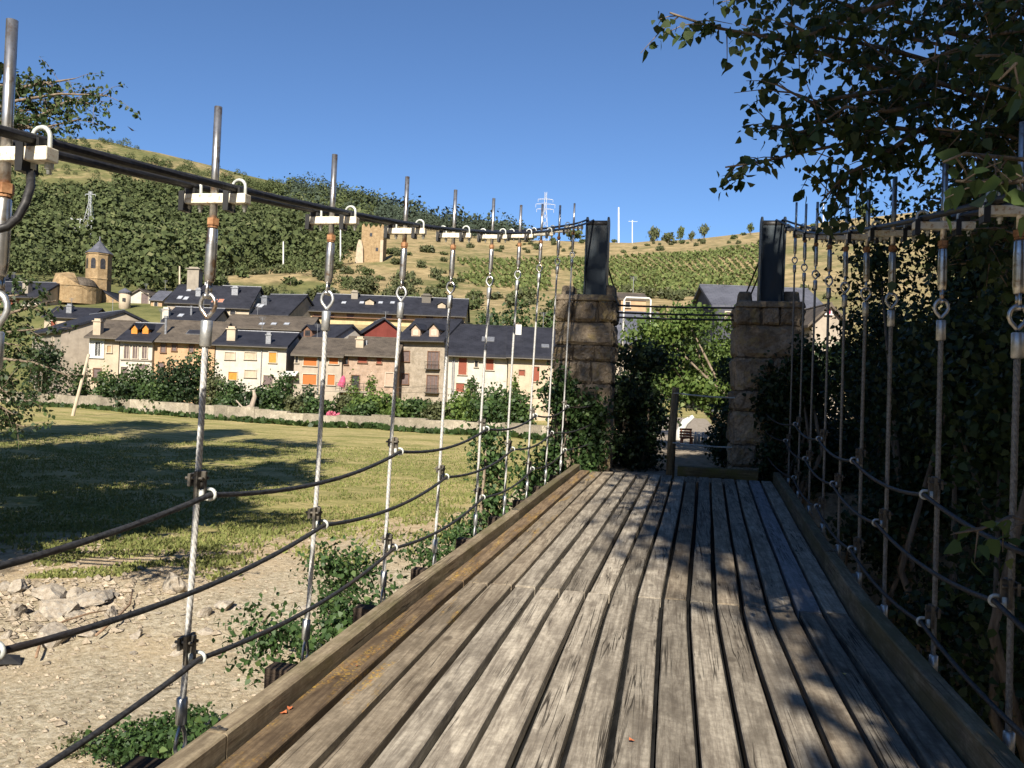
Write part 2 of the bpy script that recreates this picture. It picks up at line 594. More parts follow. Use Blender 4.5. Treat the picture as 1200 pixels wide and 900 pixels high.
def crown_lobes(rr, w, dpt, h, k=9, z0=0.0):
    """k uneven lobes filling a w x dpt x h crown standing on z0"""
    out = []
    for i in range(k):
        a = rr.uniform(0, 2 * math.pi)
        q = rr.uniform(0.15, 0.95)
        zz = rr.uniform(0.12, 0.9)
        env = math.sqrt(max(0.08, 1 - (2 * zz - 0.85) ** 2 * 0.75))
        lr = rr.uniform(0.20, 0.36)
        out.append((math.cos(a) * q * env * w / 2 * 0.72, math.sin(a) * q * env * dpt / 2 * 0.72, z0 + zz * h * 0.86, w * lr, dpt * lr, h * lr * 0.75))
    return out


# ------------------------------------------------------------------ terrain
KC = [-400, 0, 100, 200, 300, 350, 420, 480, 540, 600, 700, 800, 890, 1000, 1200, 1600]
KS = [178, 164, 163, 183, 211, 223, 238, 258, 279, 285, 287, 283, 271, 256, 240, 235]
KR = [90, 120, 160, 220, 300, 380, 500, 650, 750, 950, 3200]


def smooth(a, b, x):
    t = min(1, max(0, (x - a) / (b - a)))
    return t * t * (3 - 2 * t)


def hash_noise(x, y):
    return math.sin(x * 1.3 + 2.1 * math.sin(y * 0.7)) * math.cos(y * 1.1 + 1.7 * math.sin(x * 0.5))


def near_z(x, y):
    lat = x * RT.x + y * RT.y
    d = x * FW.x + y * FW.y
    z = -2.6 + 0.10 * hash_noise(x * 0.25, y * 0.22) + 0.03 * hash_noise(x * 1.3, y * 1.1)
    z -= 0.25 * smooth(16, 11, d) * (1 if x < -2 else 0.5)
    # abutment and path beyond the bridge, right bank
    e = smooth(-4.4, -2.2, x) * smooth(12.9, 13.9, y)
    z = z + (-0.03 - z) * e
    b = smooth(3.0, 8.0, x) * smooth(-8, 4, y) * (1 - e)
    z = z + (-1.3 - z) * b
    return z


def col_y(px, r):
    s = float(np.interp(px, KC, KS))
    w = 1 - smooth(350, 545, px)
    gl = float(np.interp(r, KR, [0, 0, 0, 0, .20, .36, .60, .87, 1, 1, 1]))
    yl = 322 + (s - 322) * gl
    yl = float(np.interp(r, [120, 160, 220], [398, 358, 322])) if r < 220 else yl
    if r > 750:
        yl = s + (r - 750) * 0.10
    if r < 220:
        yr = float(np.interp(r, [120, 160, 220], [402, 368, 338]))
    else:
        yr = 338 + (s - 338) * float(np.interp(r, [220, 300, 380], [0, .60, 1]))
        if r > 380:
            yr = s + (r - 380) * 0.02
    return yl * w + yr * (1 - w)


def terrain_z(x, y):
    r = math.hypot(x, y)
    zn = near_z(x, y)
    if r < 90:
        return zn
    az = math.atan2(x * RT.x + y * RT.y, x * FW.x + y * FW.y)
    azc = max(-0.78, min(0.78, az))
    px = 600 + FPX * math.tan(azc)
    yh = 450 + (px - 600) * math.tan(ROLL)
    rr = max(r, 120)
    d = rr * math.cos(azc)
    zh = EYE + (yh - col_y(px, rr)) / FPX * d
    zh += 0.6 * hash_noise(x * 0.06, y * 0.06) + (1.8 * hash_noise(x * 0.021, y * 0.024) if r > 200 else 0)
    bl = r * math.cos(azc)
    if bl < 134:
        t = smooth(112, 134, bl)
        return zn * (1 - t) + zh * t
    return zh


radii = list(np.arange(0.5, 30, 0.55)) + list(np.arange(30, 120, 2.5)) + list(np.arange(120, 420, 7)) + list(np.arange(420, 1000, 22)) + [1100, 1250, 1400, 1600]
azs = []
a_ = -180.0
while a_ < 180:
    azs.append(a_)
    a_ += 0.6 if abs(a_) < 42 else 4.0
V, F = [(0, 0, near_z(0, 0))], []
na = len(azs)
dry = [0.3]
for r in radii:
    for a in azs:
        ar = R(a)
        p = FW * (r * math.cos(ar)) + RT * (r * math.sin(ar))
        V.append((p.x, p.y, terrain_z(p.x, p.y)))
        pxc = 600 + FPX * math.tan(max(-0.78, min(0.78, ar)))
        if r < 115:
            dv = 0.0
        else:
            wl = 1 - smooth(380, 520, pxc)
            up = smooth(400, 640, r)
            dl = 0.22 + 0.22 * up if pxc < 380 else 0.65
            if 200 < r < 250 and pxc > 260:
                dl = 0.9
            dr = 0.56
            if r > 330:
                dr = 0.78
            dv = wl * dl + (1 - wl) * dr
        dry.append(dv)
for i in range(na):
    F.append((0, 1 + i, 1 + (i + 1) % na))
for j in range(len(radii) - 1):
    for i in range(na):
        a0, a1 = 1 + j * na + i, 1 + j * na + (i + 1) % na
        F.append((a0, a0 + na, a1 + na, a1))
me = bpy.data.meshes.new('ground')
me.from_pydata(V, [], F)
att = me.attributes.new('dry', 'FLOAT', 'POINT')
att.data.foreach_set('value', dry)
me.polygons.foreach_set('use_smooth', [True] * len(me.polygons))

a = Mat('ground_mix', 0.95, 0, 0.1)
v = a.coord()
sep = a.n('ShaderNodeSeparateXYZ')
a.l(v, sep.inputs[0])
X, Y = sep.outputs[0], sep.outputs[1]
dd = a.math('ADD', a.math('MULTIPLY', X, FW.x), a.math('MULTIPLY', Y, FW.y))
rad = a.math('SQRT', a.math('ADD', a.math('MULTIPLY', X, X), a.math('MULTIPLY', Y, Y)))
# gravel and sand by the river
gf = a.noise(v, 9, 8, 0.75)
gv = a.n('ShaderNodeTexVoronoi')
gv.inputs['Scale'].default_value = 14
a.l(v, gv.inputs['Vector'])
gravel = a.ramp(gf, [(0.32, (0.13, 0.108, 0.075)), (0.47, (0.36, 0.305, 0.21)), (0.64, (0.55, 0.49, 0.37))])
gravel = a.mix(a.ramp(gv.outputs['Distance'], [(0.12, 0.40), (0.30, 0.0)]), gravel, (0.62, 0.56, 0.46))
gravel = a.mix(a.ramp(a.noise(v, 0.5, 4), [(0.45, 0.0), (0.65, 0.5)]), gravel, (0.44, 0.34, 0.21))
sand = a.ramp(a.noise(v, 3.5, 7, 0.7), [(0.3, (0.33, 0.24, 0.14)), (0.65, (0.54, 0.43, 0.28))])
# meadow
mf = a.noise(a.coord((0.5, 1.3, 1)), 0.55, 6, 0.7)
mf2 = a.noise(v, 5.5, 7, 0.75)
mead = a.ramp(mf, [(0.34, (0.15, 0.165, 0.045)), (0.47, (0.26, 0.24, 0.085)), (0.60, (0.42, 0.34, 0.155))])
mead = a.mix(a.ramp(mf2, [(0.38, 0.6), (0.55, 0.0)]), mead, (0.10, 0.115, 0.032))
mead = a.mix(a.ramp(mf2, [(0.55, 0.0), (0.70, 0.5)]), mead, (0.46, 0.37, 0.20))
mead = a.mix(a.ramp(a.noise(a.coord((0.09, 1.6, 1)), 0.5, 4, 0.6), [(0.46, 0.0), (0.62, 0.45)]), mead, (0.43, 0.345, 0.165))
wob = a.math('MULTIPLY', a.math('SUBTRACT', a.noise(v, 0.28, 9, 0.78), 0.5), 20)
dj = a.math('ADD', dd, wob)
latx = a.math('ADD', a.math('MULTIPLY', X, RT.x), a.math('MULTIPLY', Y, RT.y))
dj = a.math('SUBTRACT', dj, a.math('MULTIPLY', a.math('MAXIMUM', a.math('ADD', latx, 7.5), 0), 1.1))
near = a.mix(a.ramp(dj, [(0.0, 0.0), (1.0, 1.0)]), gravel, sand)
def sstep(x, lo, hi):
    m = a.n('ShaderNodeMapRange')
    m.interpolation_type = 'SMOOTHSTEP'
    m.inputs['From Min'].default_value = lo
    m.inputs['From Max'].default_value = hi
    a.l(x, m.inputs['Value'])
    return m.outputs[0]
near = a.mix(sstep(dj, 12, 17), gravel, sand)
near = a.mix(sstep(a.math('ADD', dj, a.math('MULTIPLY', a.math('SUBTRACT', mf2, 0.5), 9)), 17.6, 22.4), near, mead)
soil = a.ramp(a.noise(v, 2.5, 6, 0.7), [(0.35, (0.10, 0.075, 0.045)), (0.65, (0.30, 0.23, 0.14))])
near = a.mix(sstep(X, 1.5, 3.5), near, soil)
# hills
at_ = a.n('ShaderNodeAttribute')
at_.attribute_name = 'dry'
hf = a.noise(v, 0.035, 7, 0.72)
hf2 = a.noise(v, 0.25, 6, 0.7)
drym = a.math('ADD', at_.outputs['Fac'], a.math('MULTIPLY', a.math('SUBTRACT', hf, 0.5), 1.5))
tan = a.ramp(hf2, [(0.32, (0.15, 0.12, 0.062)), (0.52, (0.28, 0.215, 0.11)), (0.72, (0.39, 0.30, 0.165))])
grn = a.ramp(hf2, [(0.35, (0.075, 0.085, 0.030)), (0.65, (0.155, 0.15, 0.06))])
hill = a.mix(sstep(drym, 0.36, 0.66), grn, tan)
hill = a.mix(a.ramp(a.noise(v, 0.11, 5, 0.7), [(0.53, 0.0), (0.64, 0.7)]), hill, (0.125, 0.12, 0.05))
c = a.mix(sstep(rad, 100, 128), near, hill)
a.col(c)
a.bump(a.math('ADD', gf, a.math('MULTIPLY', mf2, 0.6)), 0.8, 0.07)
M['ground_mix'] = a.m
kind(link('ground', me, 'ground_mix'), 'structure')

# ================================================================== the suspension bridge
Y_END = 13.3


def xo(y):
    return 0.28 * min(1.0, max(0.0, (y - 6.0) / 7.3))


def zo(y):
    return 0.0268 * max(0.0, y - 6.2)


def zc(y):
    return 2.03 + 0.079 * y + 0.0063 * y * y


bridge = thing('suspension_bridge', 'wooden plank suspension footbridge with black main cables and wire rope railings', 'footbridge', (0, 0, 0))
XL, NPL, DW = -1.72, 16, 3.02
PITCH = DW / NPL
rp = random.Random(3)
for si, (y0, y1) in enumerate(((-9.0, -2.9), (-2.9, 6.2), (6.2, Y_END))):
    for i in range(NPL):
        x = XL + (i + 0.5) * PITCH
        w = 0.155 + rp.uniform(-0.008, 0.006)
        ya, yb = y0 + 0.004 + rp.uniform(0, 0.012), y1 - 0.004 - rp.uniform(0, 0.012)
        if si == 2:
            yb = Y_END + rp.uniform(-0.03, 0.03)
        dz = rp.uniform(-0.006, 0.006)
        mb = MB()
        ns = 14
        prof = []
        ph, ph2 = rp.uniform(0, 6), rp.uniform(0, 6)
        for k in range(ns + 1):
            y = ya + (yb - ya) * k / ns
            bow = 0.004 * math.sin(y * 0.9 + ph)
            ws = w + 0.004 * math.sin(y * 1.7 + ph2) + rp.uniform(-0.0025, 0.0025)
            cxx = x + xo(y) + bow
            zt = zo(y) + dz
            prof.append([(cxx - ws / 2, y, zt - 0.07), (cxx + ws / 2, y, zt - 0.07), (cxx + ws / 2, y, zt - 0.006), (cxx + ws / 2 - 0.006, y, zt), (cxx - ws / 2 + 0.006, y, zt), (cxx - ws / 2, y, zt - 0.006)])
        vs = [p for q in prof for p in q]
        fs = [tuple(range(6))[::-1], tuple(ns * 6 + k for k in range(6))]
        for k in range(ns):
            for q in range(6):
                q2 = (q + 1) % 6
                fs.append((k * 6 + q, k * 6 + q2, (k + 1) * 6 + q2, (k + 1) * 6 + q))
        mb.add(vs, fs)
        mk = 'plank_wood_lichen' if i == 0 else 'plank_wood_slight' if i in (1,) else 'plank_wood_brown' if (i == 2 or rp.random() < 0.10) else 'plank_wood'
        pl = None
        if si == 2 and i == 14:
            mk = 'plank_wood_sky_tint'
        pl = mb.build('plank', mk, bridge)
        if i == 0 and si == 1:
            pl['label'] = 'brown deck plank with golden lichen beside the kerb'
        if mk == 'plank_wood_sky_tint':
            pl['label'] = 'smooth grey replacement deck plank tinted blue for sky reflection'


def kerb(side):
    xi = XL - 0.004 if side < 0 else XL + DW + 0.004
    segs = [(-9, 3.05), (3.06, 8.9), (8.91, Y_END + 0.12)] if side < 0 else [(-9, 1.9), (1.91, 7.6), (7.61, Y_END)]
    for y0, y1 in segs:
        mb = MB()
        n = 10
        vs, fs = [], []
        for k in range(n + 1):
            y = y0 + (y1 - y0) * k / n
            a_, b_ = xi + xo(y), xi + xo(y) + side * 0.10
            z0, z1 = zo(y) - 0.05, zo(y) + (0.088 if side < 0 else 0.150) + 0.004 * math.sin(y * 1.3)
            if side > 0:
                a_, b_ = b_, a_
            vs += [(b_, y, z0), (a_, y, z0), (a_, y, z1 - 0.008), (a_ - 0.008, y, z1), (b_ + 0.008, y, z1), (b_, y, z1 - 0.008)]
        fs += [tuple(range(6))[::-1], tuple(n * 6 + k for k in range(6))]
        for k in range(n):
            for q in range(6):
                q2 = (q + 1) % 6
                fs.append((k * 6 + q, k * 6 + q2, (k + 1) * 6 + q2, (k + 1) * 6 + q))
        mb.add(vs, fs)
        kb = mb.build('kerb', 'kerb_wood', bridge)
        # steel strap over each joint
        if y0 > -5:
            st = MB()
            xs = xi + xo(y0) + side * 0.05
            st.box((xs, y0 + 0.02, zo(y0) + (0.09 if side < 0 else 0.152)), (0.07, 0.018, 0.004))
            st.tube([(xs, y0 + 0.02, zo(y0) + 0.085), (xs, y0 + 0.02, zo(y0) + (0.1 if side < 0 else 0.162))], 0.010, 6)
            st.build('strap', 'bracket_steel', kb)


kerb(-1)
kerb(1)

LY = [-4.3, -3.0, -1.75, -0.45, 0.85, 2.1, 3.22, 4.45, 5.75, 6.95, 8.25, 9.5, 10.75, 12.05, 13.35]
RY = [-4.2, -2.9, -1.2, 0.2, 1.4, 2.65, 3.88, 4.92, 6.0, 6.95, 8.0, 9.05, 10.2, 11.4, 12.7]
# first index that carries a top+low clamp
LTOP = lambda i: i % 2 == 0       # LY[6]=3.22, 5.75, 8.25 ...
RTOP = lambda i: i % 2 == 1       # RY[7]=4.92 ...
HT, HM, HL = 1.05, 0.72, 0.34


def hx(side, y, t):
    """lateral position of a hanger, t = 0 foot, 1 main cable"""
    b, tp = (-2.035, -1.97) if side < 0 else (1.475, 1.44)
    f = 0.35 if y > 11 else 0.0
    return b + (tp - b) * t + xo(y)


for side, ys, top in ((-1, LY, LTOP), (1, RY, RTOP)):
    for i, y in enumerate(ys):
        z1, z0 = zc(y), zo(y)
        X1, X0 = hx(side, y, 1), hx(side, y, 0)
        rm = 'steel_rope' if side < 0 else 'steel_rope_shaded'
        far = y > 7.5 or y < 0.5
        ztop, zbot = z1 - 0.69, z0 + 0.02
        n = int((ztop - zbot) / (0.006 if not far else 0.08))
        pts = []
        ph = rp.uniform(-0.008, 0.008)
        for k in range(n + 1):
            t = k / n
            zz = zbot + (ztop - zbot) * t
            tt = (zz - z0) / (z1 - z0)
            pts.append((X0 + (X1 - X0) * tt + ph * math.sin(t * 3.1), y + ph * math.sin(t * 3.1), zz))
        mb = MB()
        if far:
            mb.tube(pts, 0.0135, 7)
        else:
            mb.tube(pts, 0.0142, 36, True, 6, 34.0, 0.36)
        h = mb.build('hanger', rm, bridge, True)
        sg = 12 if not far else 7

        def q(dz_, dx_=0.0, dy_=0.0):
            zz = z1 + dz_
            tt = (zz - z0) / (z1 - z0)
            return Vector((X0 + (X1 - X0) * min(tt, 1) + dx_, y + dy_, zz))
        m = MB()
        m.tube([q(-0.20), q(0.335 + rp.uniform(-0.02, 0.02))], 0.0165, sg)
        lean = rp.uniform(-0.008, 0.008)
        m.build('rod', 'chrome_steel', h, True)
        m = MB()
        m.tube([q(-0.135), q(-0.165)], 0.027, 6)
        m.tube([q(-0.168), q(-0.175)], 0.022, sg)
        m.build('lock_nut', 'rusty_steel', h)
        m = MB()
        m.tube([q(-0.175), q(-0.185), q(-0.25), q(-0.375), q(-0.405), q(-0.412)], [0.017, 0.022, 0.0245, 0.0245, 0.021, 0.017], sg)
        for s_ in (-1, 1):
            m.tube([q(-0.405, 0, s_ * 0.012), q(-0.47, 0, s_ * 0.016)], 0.008, 6)
        m.tube([q(-0.472, 0, -0.03), q(-0.472, 0, 0.03)], 0.012, 8)
        m.build('turnbuckle', 'chrome_steel', h, True)
        m = MB()
        lp = []
        c0 = q(-0.50)
        for k in range(17):
            a = math.pi * (1.5 + 2 * k / 16)
            wd = 0.036 * math.cos(a)
            hh = 0.052 * math.sin(a)
            f = 1.0 if hh > -0.01 else max(0.25, 1 + (hh + 0.01) / 0.055)
            lp.append(c0 + Vector((wd * f, 0, hh - 0.012)))
        m.tube(lp, 0.0095, 7)
        m.build('thimble', 'galvanised' if i % 3 else 'chrome_steel', h, True)
        m = MB()
        m.tube([q(-0.575), q(-0.58), q(-0.685), q(-0.69)], [0.020, 0.025, 0.025, 0.018], sg)
        m.build('ferrule', 'galvanised', h, True)
        m = MB()
        m.box(q(-0.052), (0.315, 0.052, 0.042))
        cb = m.build('crossbar', 'bar_paint', h, False, 0.004)
        for s_ in (-1, 1):
            m = MB()
            m.box(q(-0.062, s_ * 0.105 - 0.035), (0.026, 0.062, 0.085))  # black band stands for the strap and the cable shadow on the bar
            m.box(q(-0.018, s_ * 0.105), (0.05, 0.05, 0.022))
            m.build('saddle_strap_shadow', 'tarp_shade_black', h, False)
            m = MB()
            arc = []
            for k in range(9):
                a = math.pi * k / 8
                arc.append(q(0.0, s_ * 0.105 + 0.0, 0) + Vector((0.030 * math.cos(a), 0.012, 0.004 + 0.030 * math.sin(a))))
            legs = [arc[0] - Vector((0, 0, 0.11))] + arc + [arc[-1] - Vector((0, 0, 0.11))]
            m.tube(legs, 0.0075, 6)
            for e in (legs[0], legs[-1]):
                m.tube([e + Vector((0, 0, 0.035)), e + Vector((0, 0, 0.015))], 0.013, 6)
            m.build('u_bolt', 'white_galvanised', h, True)
        # foot: ferrule and eye over the beam end
        m = MB()
        f0 = Vector((X0, y, z0))
        m.tube([f0 + Vector((0, 0, 0.14)), f0 + Vector((0, 0, 0.135)), f0 + Vector((0, 0, 0.025)), f0 + Vector((0, 0, 0.02))], [0.016, 0.024, 0.024, 0.018], sg)
        m.build('foot_ferrule', 'galvanised', h, True)
        m = MB()
        lp = [f0 + Vector((0, 0.0, 0.03)), f0 + Vector((0, 0.026, -0.02)), f0 + Vector((0, 0.038, -0.07)), f0 + Vector((0, 0.024, -0.105)), f0 + Vector((0, 0, -0.115)), f0 + Vector((0, -0.024, -0.105)), f0 + Vector((0, -0.038, -0.07)), f0 + Vector((0, -0.026, -0.02)), f0 + Vector((0, 0, 0.03))]
        if side > 0:
            lp = [f0 + Vector(((p - f0).y, (p - f0).x, (p - f0).z)) for p in lp]
        m.tube(lp, 0.0095, 6)
        m.build('foot_eye', 'galvanised', h, True)
        # rope brackets
        for hz in ((HT, HL) if top(i) else (HM,)):
            tt = hz / (z1 - z0)
            c = Vector((X0 + (X1 - X0) * tt, y, z0 + hz))
            m = MB()
            ins = -side
            m.box(c + Vector((ins * 0.016, 0.0, 0.012)), (0.016, 0.070, 0.125))
            m.box(c + Vector((-ins * 0.016, 0.0, 0.035)), (0.014, 0.068, 0.055))
            m.box(c + Vector((ins * 0.028, 0.0, 0.02)), (0.036, 0.014, 0.105))
            for by in (-0.02, 0.02):
                m.tube([c + Vector((-ins * 0.04, by, 0.042)), c + Vector((ins * 0.045, by, 0.042))], 0.008, 6)
            bo = m.build('bracket', 'bracket_steel', h, False, 0.002)
            m = MB()
            cr = c + Vector((ins * 0.058, 0, -0.028))
            arc = [cr + Vector((math.cos(math.pi * (k / 8 - 0.5)) * 0.022 * ins, 0.018, math.sin(math.pi * (k / 8 - 0.5)) * 0.022)) for k in range(9)]
            arc = [arc[0] - Vector((ins * 0.05, 0, 0))] + arc + [arc[-1] - Vector((ins * 0.05, 0, 0))]
            m.tube(arc, 0.0085, 6)
            m.box(cr + Vector((-ins * 0.03, 0, 0.0)), (0.024, 0.034, 0.046))
            m.build('rope_clip', 'white_galvanised' if side < 0 or y < 5.5 else 'galvanised', h, True)  # far right clips take a darker metal to stand in for shade
        # cross beam end
        m = MB()
        if side < 0:
            m.box((X0 + 0.05, y - 0.14, z0 - 0.16), (0.40, 0.12, 0.13))
        else:
            m.box((X0 - 0.04, y + 0.0, z0 - 0.215), (0.46, 0.13, 0.17))
        if y > 0:
            m.build('beam_end', 'beam_wood' if side < 0 else 'beam_steel', bridge, False, 0.005)

# girders under the deck
for gx in (-1.5, -0.3, 0.9):
    m = MB()
    m.tube([(gx + xo(y), y, zo(y) - 0.19) for y in (-9, -3, 3, 6, 9.5, Y_END)], 0.09, 4)
    m.build('girder', 'beam_wood', bridge)

for k in range(1, NPL):  # black strips added under the plank gaps to paint them as deep shade
    gx = XL + k * PITCH
    m = MB()
    ys_ = [-9 + 22.3 * q_ / 24 for q_ in range(25)]
    m.tube([(gx + xo(y), y, zo(y) - 0.125) for y in ys_], 0.055, 4)
    m.build('gap_shade_strip', 'tarp_shade_black', bridge)

# main cables: two per side
for side in (-1, 1):
    for s_ in (-1, 1):
        pts = []
        y = -9.0
        while y < 14.75:
            xx = (hx(side, y, 1)) + s_ * (0.105 if y < 12 else 0.105 - 0.02 * (y - 12))
            tgt = (-1.565 if side < 0 else 1.70) + s_ * 0.05
            t = smooth(11.0, 14.7, y)
            pts.append((xx * (1 - t) + tgt * t, y, zc(y) + 0.008 * s_ * side))
            y += 0.03 if y < 7 and y > 0.5 else 0.25
        pts.append(((-1.565 if side < 0 else 1.70) + s_ * 0.05, 14.75, 4.56))
        pts.append(((-1.565 if side < 0 else 1.70) + s_ * 0.05, 15.0, 4.55))
        for q_ in (((716, 335, 16.4), (704, 420, 18.0), (694, 520, 19.5)) if side < 0 else ((877, 345, 16.4), (886, 420, 18.0), (896, 520, 19.5))):
            pts.append(P(*q_) + RT * (s_ * 0.05))
        m = MB()
        m.tube(pts, 0.0165, 24, True, 8, 24.0, 0.20)
        m.build('main_cable', 'black_cable', bridge, True)
# loose cable tail at the nearest left crossbar
m = MB()
tl = [P(36, 203, 2.40), P(36, 218, 2.36), P(30, 238, 2.34), P(20, 256, 2.32), P(8, 266, 2.30), P(-8, 270, 2.28)]
m.tube(tl, 0.012, 8)
m.build('cable_tail', 'black_cable', bridge, True)


def hand_rope(side, ys, idxs, hz, mat):
    pts = []
    anch = []
    for i in idxs:
        y = ys[i]
        tt = hz / (zc(y) - zo(y))
        anch.append(Vector((hx(side, y, tt) - side * 0.066, y, zo(y) + hz - 0.028)))
    anch.append(Vector(((-1.30 if side < 0 else 1.52), 14.25, zo(13) + hz * 0.9 + 0.12)))
    for a, b in zip(anch[:-1], anch[1:]):
        L = (b - a).length
        sag = 0.030 * L if b is not anch[-1] else 0.03 * L
        n = max(6, int(L / (0.03 if 0 < a.y < 7 else 0.2)))
        for k in range(n):
            t = k / n
            p = a.lerp(b, t)
            p.z -= 4 * sag * t * (1 - t)
            pts.append(p)
    pts.append(anch[-1])
    m = MB()
    m.tube(pts, 0.0125, 20, True, 6, 40.0, 0.22)
    m.build('hand_rope', mat, bridge, True)


ev = [i for i in range(len(LY)) if LTOP(i)]
od = [i for i in range(len(LY)) if not LTOP(i)]
hand_rope(-1, LY, ev, HT, 'hand_rope')
hand_rope(-1, LY, od, HM, 'hand_rope')
hand_rope(-1, LY, ev, HL, 'hand_rope')
ev = [i for i in range(len(RY)) if RTOP(i)]
od = [i for i in range(len(RY)) if not RTOP(i)]
hand_rope(1, RY, ev, HT, 'hand_rope')
hand_rope(1, RY, od, HM, 'hand_rope')
hand_rope(1, RY, ev, HL, 'hand_rope')
# tie cables between the piers
for py in (357.5, 366, 371.5):
    a, b = P(716, py, 14.5), P(876, py + 3.5, 14.05)
    m = MB()
    m.tube([a.lerp(b, k / 8) - Vector((0, 0, 0.05 * (k / 8) * (1 - k / 8))) for k in range(9)], 0.017, 8)
    m.build('tie_cable', 'black_cable', bridge, True)
# end sill
m = MB()
m.box((0.75, Y_END + 0.19, zo(Y_END) + 0.06), (1.25, 0.20, 0.16), Matrix.Rotation(R(-1.0), 3, 'Z'))
m.build('end_sill', 'sill_wood', bridge, False, 0.012)


# ------------------------------------------------------------------ stone piers with steel pylons
def pier(label, x0, x1, y0, y1, zb, zt, colx, seed):
    rr = random.Random(seed)
    cxm, cym = (x0 + x1) / 2, (y0 + y1) / 2
    t = thing('stone_pier', label, 'pier', (cxm, cym, zb))
    w, dp, hgt = x1 - x0, y1 - y0, zt - zb
    core = MB()
    core.box((0, 0, hgt / 2 - 0.02), (w - 0.09, dp - 0.09, hgt - 0.06))
    core.build('core', 'pier_mortar', t)
    st = MB()
    z = 0.0

    def stone(a0, a1, z0_, z1_, face):
        g = 0.012
        a0 += g; a1 -= g; z0_ += g; z1_ -= g
        dpt = 0.16
        nx, nz = 12, 9
        grid = []
        bul = rr.uniform(-0.01, 0.035)
        tilt = (rr.uniform(-0.05, 0.05), rr.uniform(-0.04, 0.04))
        for iz in range(nz + 1):
            row = []
            for ix in range(nx + 1):
                u, v_ = ix / nx, iz / nz
                e = min(u, 1 - u, v_, 1 - v_)
                out = -0.045 * max(0, 1 - e / (0.06 + 0.05 * abs(math.sin(7 * u + 5 * v_ + a0 * 9)))) + bul + tilt[0] * (u - 0.5) + tilt[1] * (v_ - 0.5) + 0.016 * math.sin(u * 9 + z0_ * 7 + a0 * 5) * math.cos(v_ * 7 + a0 * 11) + rr.uniform(-0.010, 0.010)
                cornx = 0.03 * (1 if (0 < ix < nx or 0 < iz < nz) else 0)
                aa = a0 + (a1 - a0) * u + rr.uniform(-0.012, 0.012) * (1 if 0 < ix < nx else 0.9)
                zz = z0_ + (z1_ - z0_) * v_ + rr.uniform(-0.012, 0.012)
                row.append((aa, zz, out))
            grid.append(row)
        base = []

        def mk(aa, zz, out):
            if face == 0:
                return (aa, -dp / 2 - out + 0.0, zz)
            if face == 1:
                return (w / 2 + out, aa, zz)
            if face == 2:
                return (-w / 2 - out, aa, zz)
            return (aa, dp / 2 + out, zz)
        vs = [mk(*p) for row in grid for p in row]
        nv = len(vs)
        vs += [mk(a0, z0_, -dpt), mk(a1, z0_, -dpt), mk(a1, z1_, -dpt), mk(a0, z1_, -dpt)]
        fs = []
        W = nx + 1
        for iz in range(nz):
            for ix in range(nx):
                fs.append((iz * W + ix, iz * W + ix + 1, (iz + 1) * W + ix + 1, (iz + 1) * W + ix))
        fs.append(tuple(range(0, W)) + (nv + 1, nv))
        fs.append(tuple(range(nz * W, nz * W + W))[::-1] + (nv + 3, nv + 2))
        fs.append(tuple(k * W for k in range(nz + 1)) + (nv + 3, nv))
        fs.append(tuple(k * W + nx for k in range(nz + 1))[::-1] + (nv + 1, nv + 2))
        st.add(vs, fs)
    while z < hgt - 0.1:
        ch = rr.uniform(0.28, 0.58)
        if z + ch > hgt - 0.25:
            ch = hgt - z
        for face, span in ((0, w), (1, dp), (2, dp), (3, w)):
            cuts = [-span / 2]
            k = rr.choice([2, 2, 1, 3]) if ch > 0.4 else rr.choice([2, 3])
            if k > 1:
                for q_ in range(1, k):
                    cuts.append(-span / 2 + span * (q_ / k + rr.uniform(-0.13, 0.13) / k * 2))
            cuts.append(span / 2)
            for a0, a1 in zip(cuts[:-1], cuts[1:]):
                stone(a0, a1, z, z + ch, face)
        z += ch
    st.build('masonry', 'pier_stone', t, False)
    cp = MB()
    xs = [(-w / 2 - 0.02, w / 2 + 0.03)]
    for a0, a1 in xs:
        cp.box(((a0 + a1) / 2, -0.0, hgt + 0.035), (a1 - a0, dp + 0.06, 0.11), None, 0.94)
    cp.build('cap_stone', 'pier_stone', t, False, 0.02)
    for (bx, by, sx, sz) in ((-w / 2 + 0.16, 0.1, 0.24, 0.20), (w / 2 - 0.16, 0.15, 0.30, 0.22)):
        b = MB()
        b.box((bx, by, hgt + 0.09 + sz / 2), (sx, 0.45, sz), Matrix.Rotation(R(rr.uniform(-6, 6)), 3, 'Z'), 0.85)
        b.build('loose_block', 'pier_stone', t, False, 0.03)
    zc0, zc1 = hgt + 0.09, 4.52 - zb
    lx = colx - cxm
    wb = MB()
    wb.box((lx, -0.06, (zc0 + zc1) / 2 - 0.03), (0.36, 0.02, zc1 - zc0 - 0.06))
    pyl = wb.build('steel_pylon', 'pylon_paint', t)
    for s_ in (-1, 1):
        fl = MB()
        dpf = 0.21
        prof = [(-dpf, zc0), (dpf, zc0), (dpf, zc1 - 0.02)]
        for k in range(1, 12):
            a = math.pi * k / 12
            prof.append((dpf * math.cos(a), zc1 - 0.02 + 0.12 * math.sin(a)))
        prof.append((-dpf, zc1 - 0.02))
        fl.prism(prof, lx + s_ * 0.19 - 0.012, lx + s_ * 0.19 + 0.012, 0)
        fl.build('flange', 'pylon_paint', pyl)
    sd = MB()
    sd.tube([(lx - 0.178, 0.0, zc1 - 0.02), (lx + 0.178, 0.0, zc1 - 0.02)], 0.06, 14)
    sd.build('saddle', 'black_cable', pyl, True)
    bp = MB()
    bp.box((lx, 0, hgt + 0.098), (0.62, 0.56, 0.018))
    bp.build('base_plate', 'bracket_steel', pyl)
    return t


